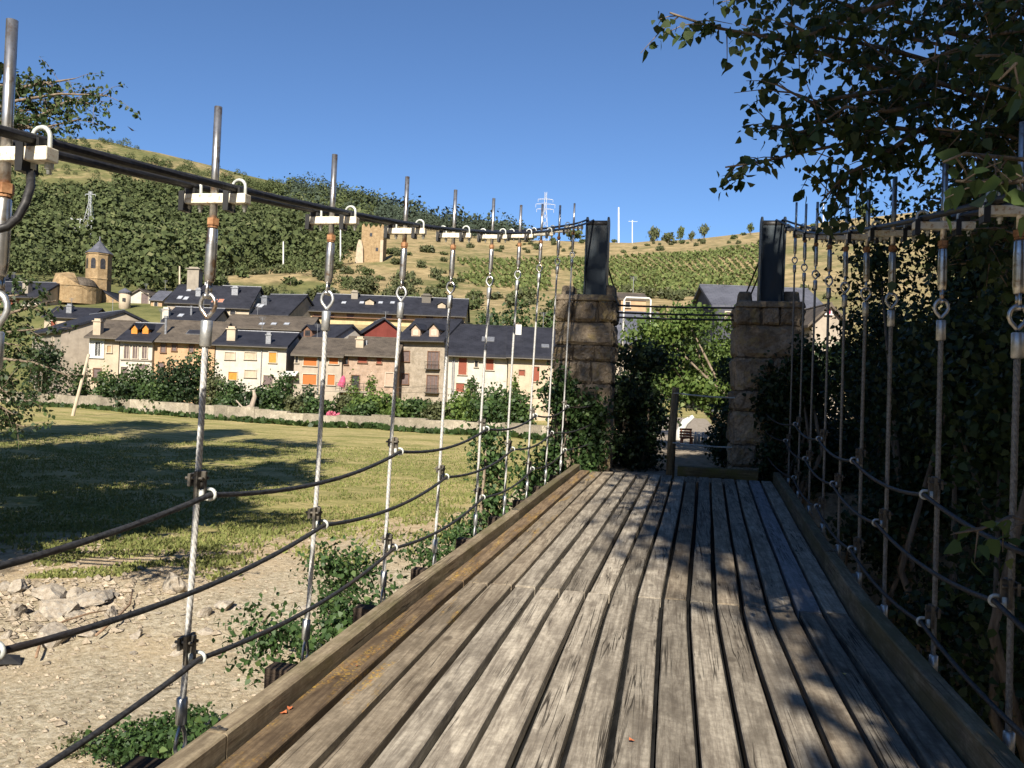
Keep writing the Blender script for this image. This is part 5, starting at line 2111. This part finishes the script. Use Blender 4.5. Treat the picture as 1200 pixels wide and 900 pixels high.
for tip in (((-60, 400, 12), (0, 370, 11.8), (45, 358, 11.6), (66, 352, 11.5)), ((-60, 410, 12), (0, 390, 11.8), (50, 385, 11.6)), ((-60, 430, 12), (0, 420, 11.6), (40, 425, 11.4), (80, 440, 11.2)), ((-60, 450, 12), (0, 455, 11.6), (30, 470, 11.4)),
            ((-60, 470, 12), (-5, 490, 11.5), (28, 500, 11.3)), ((-60, 380, 12), (0, 348, 12), (30, 345, 11.8)), ((-60, 400, 12), (-10, 400, 11.8), (25, 405, 11.6)), ((-60, 430, 12), (0, 440, 11.8), (20, 445, 11.6)), ((-60, 470, 12), (-10, 470, 11.5), (15, 485, 11.3))):
    lim.append([base_lo] + [P(*q) for q in tip])
lim = [[p for p in rel(l, O)] for l in lim]
m, cen = twig_set([l[1:] for l in lim], rr, (0.25, 0.6), 0.075, 17, 1.0, 0.03)
for l in lim:
    m.tube(l[:2], [0.05, 0.03], 6)
m.build('branch', 'bark', t1, True)
link('leaves', leaf_mesh('leaves', cen, 0.062 * (0.8 + 0.5 * np.random.default_rng(3).random(len(cen))), HEX, 5, 0.8), 'leaf_poplar', t1)
for (lat, d, h, r, lb, sd) in ((-17.5, 19.5, 25, 4.6, 'very tall poplar outside the left edge casting shade on the meadow', 41), (-24.5, 27, 26, 4.8, 'tall poplar farthest up the left river bank', 42), (-13.5, 5, 18, 3.8, 'poplar on the left bank level with the bridge rail', 43), (-22, 14, 22, 4.6, 'poplar behind the front row on the left bank', 44), (-31, 37, 22, 5, 'broad poplar beyond the shaded meadow at the left', 45)):
    xx, yy = lat_xy(lat, d)
    big_tree(lb, xx, yy, -2.8, h, r, 2.5, 17000, 0.34, sd, group=RG)

# --- overhanging poplar at the upper right
O = Vector((4.3, 4.6, -1.4))
po = thing('poplar_tree', 'poplar whose leafy boughs overhang the bridge at the upper right', 'tree', O)
m = MB()
m.tube([(0, 0, -0.3), (0.05, 0, 2.0), (-0.05, 0.1, 5.0), (0.1, 0.2, 9.0)], [0.20, 0.17, 0.13, 0.05], 10)
m.build('trunk', 'bark', po, True)
rr = random.Random(21)
limbs = [[(1260, 150, 5.4), (1100, 97, 5.3), (1000, 74, 5.2), (905, 44, 5.0), (835, 32, 4.9), (785, 15, 4.8)],
         [(1260, 210, 5.2), (1130, 160, 5.2), (1050, 150, 5.1), (1000, 166, 5.0), (945, 178, 5.0), (890, 190, 4.9), (850, 196, 4.9)],
         [(1080, 150, 5.1), (1030, 185, 5.0), (990, 205, 5.0), (963, 236, 5.0)],
         [(1080, 100, 5.2), (1010, 110, 5.0), (950, 120, 4.9), (908, 98, 4.8)],
         [(1200, 60, 6.0), (1080, 30, 5.8), (990, 5, 5.6), (930, -12, 5.5), (870, 0, 5.4)],
         [(1060, 120, 5.2), (985, 140, 5.1), (905, 150, 5.0), (893, 146, 5.0)],
         [(1150, 90, 5.6), (1050, 60, 5.4), (960, 40, 5.2), (905, 68, 5.1)],
         [(1200, 40, 6.2), (1090, -10, 6.0), (990, -30, 5.8), (910, -25, 5.7)],
         [(1120, 155, 5.2), (1060, 175, 5.2), (1015, 190, 5.1), (985, 236, 5.1)],
         [(1230, 130, 5.8), (1140, 60, 5.7), (1040, 40, 5.5), (950, 20, 5.3)],
         [(1230, 180, 5.6), (1140, 120, 5.5), (1070, 95, 5.3), (1010, 45, 5.2)],
         [(1100, 120, 5.0), (1040, 130, 4.9), (990, 125, 4.8), (955, 150, 4.8)],
         [(1000, 166, 5.0), (960, 150, 5.0), (920, 158, 4.95)],
         [(1090, -10, 5.0), (1020, 10, 4.9), (950, 40, 4.8), (920, 25, 4.8)]]
for k in range(34):
    sx, sy = 1250 + rr.uniform(-20, 40), rr.uniform(-40, 330)
    ex, ey = rr.uniform(1075, 1190), sy + rr.uniform(-60, 60)
    d0 = rr.uniform(4.2, 6.5)
    if ey > 130 and ex < 1090:
        ex = 1100
    limbs.append([(sx, sy, d0), ((sx + ex) / 2, (sy + ey) / 2 - 12, d0), (ex, ey, d0 - 0.1)])
wl = [[P(*q) - O for q in l] for l in limbs]
m, cen = twig_set(wl, rr, (0.10, 0.34), 0.052, 9, 1.0, 0.016, 0.15)
for l in wl:
    if l[0].x + O.x > 2.6:
        m.tube([(0.0, 0.05, max(1.5, min(8.5, l[0].z - 0.6))), l[0]], [0.035, 0.018], 6)
m.build('boughs', 'bark', po, True)
link('crown', leaf_mesh('crown', cen, 0.062 * (0.55 + 0.85 * np.random.default_rng(4).random(len(cen))), HEX, 6, 0.9), 'leaf_poplar', po)
# near sprays with sunlight painted into a lighter leaf colour
rr = random.Random(30)
wl = [[P(*q) - O for q in l] for l in ([(1230, 190, 2.9), (1180, 185, 2.8), (1130, 180, 2.7), (1105, 190, 2.7)], [(1220, 60, 2.8), (1190, 75, 2.7), (1170, 95, 2.7)], [(1240, 620, 3.4), (1185, 605, 3.3), (1150, 620, 3.3), (1120, 625, 3.3)], [(1230, 210, 2.8), (1170, 215, 2.7), (1120, 212, 2.7)])]
m, cen = twig_set(wl, rr, (0.06, 0.16), 0.06, 3, 1.0, 0.006, 0.4)
m.tube([wl[0][0], wl[2][0] + Vector((0.3, 0, 0))], 0.006, 5)
m.build('near_twigs', 'bark', po, True)
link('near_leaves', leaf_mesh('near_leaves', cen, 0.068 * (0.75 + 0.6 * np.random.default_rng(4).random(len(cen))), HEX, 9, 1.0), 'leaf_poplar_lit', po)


# --- thicket on the right bank
def thicket(label, x, y, z0, z1, w, n, leaf, seed, mat='leaf_dark', name='bank_tree', dp=None, k=12, off=0.0):
    rr = random.Random(seed)
    zg = min(terrain_z(x, y), z0)
    t = thing(name, label, 'tree' if 'tree' in name else 'bush', (x, y, zg), 0, None)
    lb = []
    for i in range(k):
        lb.append((off + rr.uniform(-0.33, 0.33) * w, rr.uniform(-0.33, 0.33) * (dp or w), z0 - zg + (z1 - z0) * rr.uniform(0.12, 0.88), w * rr.uniform(0.2, 0.34), (dp or w) * rr.uniform(0.2, 0.34), (z1 - z0) * rr.uniform(0.12, 0.2)))
    stems(lb, -0.1, 0.06, rr, 8, 0.4).build('trunk', 'bark', t, True)
    foliage('crown', mat, t, lb, n, leaf, seed, HEX if leaf < 0.12 else QUAD, 0.5, 0.9)
    return t


TH = [('leafy bank tree close beside the right railing near the camera', 3.3, 7.0, -1.4, 3.6, 2.2, 8000, 0.075), ('leafy bank tree behind the second and third right hangers', 3.5, 9.2, -1.4, 4.3, 2.6, 14000, 0.075),
      ('bank tree by the shaded pier with leaves over the right main cable', 3.5, 11.6, -1.2, 4.5, 2.8, 17000, 0.075), ('dark bank tree right behind the shaded pier', 3.7, 14.9, -1.0, 3.9, 3.2, 17000, 0.08),
      ('taller bank tree at the right edge behind the hangers', 5.0, 12.4, -1.2, 6.5, 3.2, 11000, 0.09), ('tall tree deep in the right bank thicket', 6.3, 16.5, -1.2, 7.0, 4.2, 9000, 0.12),
      ('dense dark tree filling the gap right of the shaded pier', 4.4, 18.5, -0.6, 3.5, 3.8, 12000, 0.11), ('dark tree far inside the right bank thicket', 7.5, 22, -1.0, 5.5, 5.0, 7000, 0.16),
      ('low dark shrub under the right railing', 2.7, 8.4, -1.9, -0.3, 1.4, 2200, 0.07), ('low dark shrub under the far right railing', 2.8, 11.8, -1.6, 0.6, 1.7, 3600, 0.07)]
TH += [('high leafy crown of a bank tree filling the upper right corner', 5.6, 8.6, 2.5, 10.5, 4.2, 16000, 0.11), ('high crown behind the upper right crown over the railing', 7.2, 12.5, 2.5, 12.0, 5.0, 14000, 0.14),
       ('bank tree whose crown hangs over the nearest right hanger', 4.3, 6.6, 1.8, 6.5, 2.6, 12000, 0.085)]
for i, (lb, x, y, z0, z1, w, n, lf) in enumerate(TH):
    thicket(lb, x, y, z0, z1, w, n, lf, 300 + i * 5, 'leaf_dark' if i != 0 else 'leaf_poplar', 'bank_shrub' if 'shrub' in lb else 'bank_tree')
# around the piers and the path
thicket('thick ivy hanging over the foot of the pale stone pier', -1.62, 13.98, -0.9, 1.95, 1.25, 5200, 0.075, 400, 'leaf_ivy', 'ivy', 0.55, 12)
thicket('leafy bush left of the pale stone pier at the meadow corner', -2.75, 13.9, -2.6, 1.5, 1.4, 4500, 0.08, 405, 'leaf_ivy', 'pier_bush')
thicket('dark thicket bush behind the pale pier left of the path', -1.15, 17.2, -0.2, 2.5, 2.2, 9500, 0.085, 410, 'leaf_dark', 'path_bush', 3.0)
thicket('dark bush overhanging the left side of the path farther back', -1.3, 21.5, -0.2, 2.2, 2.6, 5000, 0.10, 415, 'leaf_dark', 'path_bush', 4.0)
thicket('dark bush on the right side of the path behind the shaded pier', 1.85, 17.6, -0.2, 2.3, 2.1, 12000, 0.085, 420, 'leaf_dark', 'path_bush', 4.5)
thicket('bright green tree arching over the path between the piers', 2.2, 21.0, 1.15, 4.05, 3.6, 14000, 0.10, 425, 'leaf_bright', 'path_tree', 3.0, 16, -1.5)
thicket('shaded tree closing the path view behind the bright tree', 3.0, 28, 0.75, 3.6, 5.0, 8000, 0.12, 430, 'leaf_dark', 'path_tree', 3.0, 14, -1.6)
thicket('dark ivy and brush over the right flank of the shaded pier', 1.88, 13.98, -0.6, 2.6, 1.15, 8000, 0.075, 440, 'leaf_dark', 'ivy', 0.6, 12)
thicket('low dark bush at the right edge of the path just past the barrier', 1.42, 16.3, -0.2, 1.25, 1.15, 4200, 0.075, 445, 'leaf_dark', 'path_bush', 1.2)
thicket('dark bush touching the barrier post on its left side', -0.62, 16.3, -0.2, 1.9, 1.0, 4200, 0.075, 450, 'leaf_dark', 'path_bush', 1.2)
# trees behind the camera that shade the bridge
SGR = 'tall poplars behind the viewer shading the bridge'
big_tree('tall dense poplar on the right bank behind the viewer', 5.2, -4.2, -1.6, 19, 3.9, 2.5, 24000, 0.26, 51, group=SGR)
big_tree('second tall poplar on the right bank behind the viewer', 8.2, -1.5, -1.6, 17, 3.6, 2.0, 18000, 0.28, 52, group=SGR)
big_tree('leaning poplar whose crown reaches over the bridge behind the viewer', 3.4, -6.5, -1.6, 21.5, 2.6, 9.5, 10500, 0.18, 53, group=SGR, cx_=-2.9, cy_=1.5)
big_tree('poplar beside the right railing just behind the viewer', 4.9, 0.8, -1.6, 10, 2.2, 3.5, 9000, 0.14, 54, group=SGR)

big_tree('slim dense poplar added unseen behind the viewer to shade the right side', 4.7, -2.6, -1.6, 19, 2.6, 5.0, 22000, 0.20, 56, group=SGR, cx_=-1.7)  # unseen tree added to darken right pier, thicket and deck
big_tree('broad poplar farthest behind the viewer on the right bank', 4.9, -8.5, -1.6, 21, 3.3, 8.0, 15000, 0.26, 57, group=SGR)

big_tree('spreading poplar crown added unseen above the viewer to block sky light', 4.4, 1.6, -1.6, 14.5, 3.6, 8.2, 17000, 0.17, 58, group=SGR, cx_=-1.2)  # unseen crown added to block sky light and shade the far deck

big_tree('small leafy tree added unseen behind the viewer to dapple the near deck', 3.0, -1.9, -1.8, 7.4, 1.5, 2.8, 7000, 0.10, 59, group=SGR, cx_=-0.7)  # unseen small tree added to deepen shade on the near right planks

# --- brambles beside the deck at the left
for i, (x, y, zt_, w, lb) in enumerate(((-3.0, 5.7, -0.85, 1.2, 'small bramble nearest the camera below the left kerb'), (-3.05, 7.1, -0.32, 1.5, 'thick green bramble below the middle of the left kerb'), (-3.1, 8.6, -0.12, 1.6, 'taller bramble beside the left kerb past the plank joint'), (-2.95, 10.2, -0.15, 1.5, 'bramble below the far part of the left kerb'), (-2.8, 11.9, 0.0, 1.3, 'bramble closest to the pale pier below the left kerb'))):
    thicket(lb, x, y, -2.6, zt_, w, 6500, 0.055, 500 + i, 'leaf_ivy', 'bramble_bush', None, 11)


# --- ground details on the left bank
def hit(px, py):
    tx, tu = T(px, py)
    lo, hi = 2.0, 120.0
    for _ in range(40):
        d = (lo + hi) / 2
        p = P(px, py, d)
        if p.z > near_z(p.x, p.y):
            lo = d
        else:
            hi = d
    return P(px, py, hi)


def weed(label, px, py, w, h, n, leaf, seed, mat='leaf_ivy'):
    p = hit(px, py)
    rr = random.Random(seed)
    t = thing('weed', label, 'weed', p)
    lb = crown_lobes(rr, w, w, h, 8)
    stems(lb, -0.05, 0.008, rr, 6).build('stem', 'twig_dry', t)
    foliage('foliage', mat, t, lb, n, leaf, seed, HEX, 0.0)


weed('low green weed patch under the nearest left hanger', 165, 893, 1.5, 0.42, 2400, 0.055, 1)
weed('small weed beside the leftmost beam end', 352, 772, 0.8, 0.7, 1100, 0.05, 2)
weed('straggly weed tuft at the bottom left below the lower rope', 222, 862, 0.9, 0.35, 800, 0.05, 3)
weed('leafy weed on the gravel left of the kerb', 388, 735, 0.9, 0.9, 1400, 0.05, 4)
weed('thin weed patch at the gravel edge near the bottom left corner', 95, 880, 0.5, 0.2, 200, 0.05, 5, 'leaf_olive')


def rock_mesh(seed, flat=0.6):
    rr = random.Random(seed)
    bm = bmesh.new()
    bmesh.ops.create_icosphere(bm, subdivisions=3, radius=1.0)
    planes = [(Vector((rr.gauss(0, 1), rr.gauss(0, 1), rr.gauss(0, 0.8))).normalized(), rr.uniform(0.42, 0.8)) for _ in range(13)]
    for v in bm.verts:
        for nrm, dd_ in planes:
            q = v.co.dot(nrm)
            if q > dd_:
                v.co -= nrm * (q - dd_)
        v.co += Vector((rr.gauss(0, 1), rr.gauss(0, 1), rr.gauss(0, 1))) * 0.022
        v.co.z *= flat
    me = bpy.data.meshes.new('rock')
    bm.to_mesh(me)
    bm.free()
    me.materials.append(M['rock'])
    return me


rmesh = [rock_mesh(900 + k, (0.55, 0.7, 0.45, 0.65, 0.8, 0.4)[k]) for k in range(6)]
RK = [(57, 703, 46, 'largest pale boulder of the heap at the left edge'), (68, 722, 40, 'long flat rock below the largest boulder of the heap'), (112, 708, 42, 'grey cracked boulder at the right of the heap'), (68, 750, 40, 'bright cream slab lowest in the heap'),
      (22, 694, 26, 'dark grey rock at the far left of the heap'), (88, 722, 22, 'small tan rock in the middle of the heap'), (92, 700, 28, 'pale rock leaning on the grey cracked boulder'), (205, 692, 40, 'broad tan boulder half buried right of the heap'),
      (262, 713, 28, 'flat grey stone alone on the sand behind the nearest hanger'), (237, 722, 22, 'pale stone left of the flat grey stone'), (20, 722, 30, 'rough rock at the left edge under the dark grey one'), (240, 742, 16, 'small pale stone between the ropes'),
      (100, 745, 26, 'angular rock right of the bright cream slab'), (130, 722, 20, 'small rock right of the grey cracked boulder'), (8, 690, 20, 'corner rock at the very left of the heap'), (40, 740, 18, 'brown rock left of the bright cream slab')]
rr = random.Random(8)
for i, (px, py, w, lb) in enumerate(RK):
    p = hit(px, py)
    d = (p - Vector((0, 0, EYE))).dot(FW)
    s_ = w * d / FPX / 2 * 1.3
    o = bpy.data.objects.new('rock', rmesh[i % 6])
    COL.objects.link(o)
    o.location = p + Vector((0, 0, s_ * 0.22))
    o.rotation_euler = (rr.uniform(-0.2, 0.2), rr.uniform(-0.2, 0.2), rr.uniform(0, 6))
    o.scale = (s_, s_ * rr.uniform(0.7, 1.0), s_ * rr.uniform(0.8, 1.1))
    tag(o, lb, 'rock', 'rocks heaped on the gravel bank')
RG2 = 'small loose stones round the rock heap'
for i in range(46):
    px, py = (rr.gauss(75, 60), rr.gauss(722, 26)) if i < 32 else (rr.uniform(120, 400), rr.uniform(690, 770))
    if px < -40 or px > 420 or py < 672:
        continue
    p = hit(px, py)
    if p.x > -2.8:
        continue
    s_ = rr.uniform(0.05, 0.14)
    o = bpy.data.objects.new('stone', rmesh[(i * 5) % 6])
    COL.objects.link(o)
    o.location = p + Vector((0, 0, s_ * 0.15))
    o.rotation_euler = (rr.uniform(-0.4, 0.4), rr.uniform(-0.4, 0.4), rr.uniform(0, 6))
    o.scale = (s_, s_ * rr.uniform(0.6, 1.0), s_ * rr.uniform(0.6, 1.1))
    tag(o, 'small loose stone lying on the sandy bank around the rock heap', 'stone', RG2)
# small stones and pebbles: uncountable
g = np.random.default_rng(15)
n = 9000
OCT = np.array([(1, 0, 0), (-1, 0, 0), (0, 1, 0), (0, -1, 0), (0, 0, 0.7), (0, 0, -0.7), ])
d_ = 7 + 14 * g.random(n) ** 1.3
la = -d_ * (0.08 + 0.62 * g.random(n))
px_ = FW.x * d_ + RT.x * la
py_ = FW.y * d_ + RT.y * la
ok = px_ < -2.6
px_, py_ = px_[ok], py_[ok]
n = len(px_)
sz = 0.010 + 0.035 * g.random(n) ** 4 + 0.06 * (g.random(n) > 0.99)
hp = np.array([hit(70, 720)[:2], hit(110, 700)[:2], hit(30, 700)[:2]])
near_heap = g.random(n) < 0.08
ci = g.integers(0, 3, n)
px_ = np.where(near_heap, hp[ci, 0] + g.normal(size=n) * 0.7, px_)
py_ = np.where(near_heap, hp[ci, 1] + g.normal(size=n) * 0.7, py_)
sz = np.where(near_heap, 0.02 + 0.07 * g.random(n), sz)
pz_ = np.array([near_z(a_, b_) for a_, b_ in zip(px_, py_)]) + sz * 0.25
jit = 1 + 0.22 * g.normal(size=(n, 6, 1)).clip(-1, 1)
sc_ = (0.6 + 0.8 * g.random((n, 1, 3)))
vv = np.stack([px_, py_, pz_], 1)[:, None, :] + OCT[None] * jit * sc_ * sz[:, None, None]
tri = np.array([(0, 2, 4), (2, 1, 4), (1, 3, 4), (3, 0, 4), (2, 0, 5), (1, 2, 5), (3, 1, 5), (0, 3, 5)])
ff = (tri[None] + (np.arange(n) * 6)[:, None, None]).reshape(-1, 3)
me = bpy.data.meshes.new('gravel')
me.from_pydata(vv.reshape(-1, 3).tolist(), [], ff.tolist())
o = link('gravel', me, 'pebble')
kind(o, 'stuff')
tag(o, 'loose stones and pebbles strewn over the dry river bank', 'gravel')
# grass: blades along the meadow front
n = 90000
d_ = 16 + 34 * g.random(n) ** 1.6
la = -d_ * (-0.04 + 0.72 * g.random(n))
X_ = FW.x * d_ + RT.x * la
Y_ = FW.y * d_ + RT.y * la
cl = np.sin(X_ * 1.1 + 2 * np.sin(Y_ * 0.6)) * np.cos(Y_ * 0.9 + 1.3 * np.sin(X_ * 0.8)) + 0.6 * np.sin(X_ * 3.1) * np.cos(Y_ * 2.7)
edge = 17.3 + np.maximum(0, la + 7.5) * 1.1 + 2.2 * np.sin(X_ * 0.7) + 1.5 * np.sin(X_ * 1.9 + Y_)
ok = (d_ > edge) & (cl > -0.55 + 0.9 * (d_ < 21)) & (X_ < -2.6)
X_, Y_ = X_[ok], Y_[ok]
Z_ = np.array([near_z(a_, b_) for a_, b_ in zip(X_, Y_)])
o = link('grass', leaf_mesh('grass', np.stack([X_, Y_, Z_], 1), 0.035 + 0.055 * g.random(len(X_)), np.array([(0.35, 0, 0), (0.12, 1.0, 0.2), (-0.12, 1.0, 0.2), (-0.35, 0, 0)]), 2, 0, None, 2.6), 'leaf_grass')
kind(o, 'stuff')
tag(o, 'patchy short grass on the mown meadow', 'grass')
# ragged clumps where the meadow meets the sand
cp, cs = [], []
for k in range(420):
    dq = g.uniform(12.5, 30)
    lq = -g.uniform(0.0, 0.62) * dq
    q = at(lq, dq)
    if q.x > -2.9 or dq < 14 - 0.0 * lq and g.random() < 0.7:
        continue
    e_ = 18.2 + max(0, lq + 7.5) * 1.1
    if lq < -6.5 and dq < 18.3:
        continue
    if abs(dq - e_) > 5 or g.random() > 1.15 - abs(dq - e_) / 5:
        continue
    for _ in range(int(g.uniform(20, 80))):
        xx, yy = q.x + g.normal() * 0.22, q.y + g.normal() * 0.30
        cp.append((xx, yy, near_z(xx, yy)))
        cs.append(g.uniform(0.05, 0.14))
o = link('grass_clumps', leaf_mesh('grass_clumps', np.array(cp), np.array(cs), np.array([(0.30, 0, 0), (0.10, 1.0, 0.2), (-0.10, 1.0, 0.2), (-0.30, 0, 0)]), 4, 0, None, 1.7), 'leaf_grass')
kind(o, 'stuff')
tag(o, 'ragged grass and weed clumps on the sandy meadow edge', 'grass')
# hedge grass along the garden wall
wp = []
for a, b, c_ in ((W0, W1, 500), (W1, W2, 700)):
    for k in range(c_):
        p = a.lerp(b, g.random()) - FW * (0.4 + 0.6 * g.random())
        wp.append((p.x, p.y, near_z(p.x, p.y) + 0.1 * g.random()))
o = link('wall_weeds', leaf_mesh('wall_weeds', np.array(wp), 0.25 + 0.25 * g.random(len(wp)), TUFT, 3, 0, None, 1.2), 'leaf_mid')
kind(o, 'stuff')
tag(o, 'strip of green weeds along the foot of the garden wall', 'weeds')
# dry roots in the gravel, tarpaulin scrap
for k, (pts, lb) in enumerate((([(42, 778), (50, 752), (75, 735), (105, 728), (125, 722)], 'curved dry root over the rock heap'), ([(112, 752), (135, 735), (152, 715), (155, 700)], 'thin dry branch lying right of the rock heap'), ([(303, 752), (309, 738), (316, 728)], 'short dry twig on the sand behind the second hanger'))):
    m = MB()
    m.tube([hit(*q) + Vector((0, 0, 0.10 + 0.04 * (i % 2))) for i, q in enumerate(pts)], [0.022, 0.02, 0.017, 0.014, 0.008][:len(pts)], 6)
    o = m.build('dry_branch', 'twig_dry', None, True)
    tag(o, lb, 'branch')
p = hit(8, 778)
m = MB()
m.add([(-0.3, -0.12, 0.02), (0.0, -0.18, 0.05), (0.26, -0.02, 0.03), (0.1, 0.14, 0.10), (-0.25, 0.16, 0.08), (0, 0, 0.14), (-0.3, -0.12, -0.05), (0.26, -0.02, -0.05), (0.1, 0.14, -0.05), (-0.25, 0.16, -0.05)], [(0, 1, 5), (1, 2, 5), (2, 3, 5), (3, 4, 5), (4, 0, 5), (0, 6, 7, 2, 1), (2, 7, 8, 3), (3, 8, 9, 4), (4, 9, 6, 0), (6, 9, 8, 7)])
o = m.build('plastic_scrap', 'tarp_shade_black')
o.location = p
tag(o, 'crumpled black plastic scrap on the gravel at the left edge', 'plastic scrap')


# --- fallen leaves on the deck
def deck_hit(px, py):
    tx, tu = T(px, py)
    d = (0.012 - EYE) / tu
    p = P(px, py, d)
    return Vector((p.x, p.y, zo(p.y) + 0.010))


for k, (px, py, mt, s_, lb) in enumerate(((990, 791, 'yellow_leaf', 0.035, 'single yellow leaf lying on the shaded planks'), (336, 836, 'dead_leaf', 0.034, 'curled orange dead leaf beside the left kerb'), (340, 829, 'dead_leaf', 0.028, 'smaller orange dead leaf touching the curled one'), (737, 868, 'dead_leaf', 0.028, 'dry red leaf stuck in a gap between planks'), (418, 781, 'dead_leaf', 0.022, 'tiny orange leaf on the lichen covered plank'))):
    p = deck_hit(px, py)
    m = MB()
    m.add([(x_ * s_ * 1.3, y_ * s_, 0.004 + z_ * s_ * 0.8 + 0.006 * (abs(x_) > 0.3)) for x_, y_, z_ in HEX], [(0, 1, 2, 3), (0, 3, 4, 5)])
    o = m.build('fallen_leaf', mt)
    o.location = p
    o.rotation_euler = (0, 0, k * 1.7)
    tag(o, lb, 'leaf')
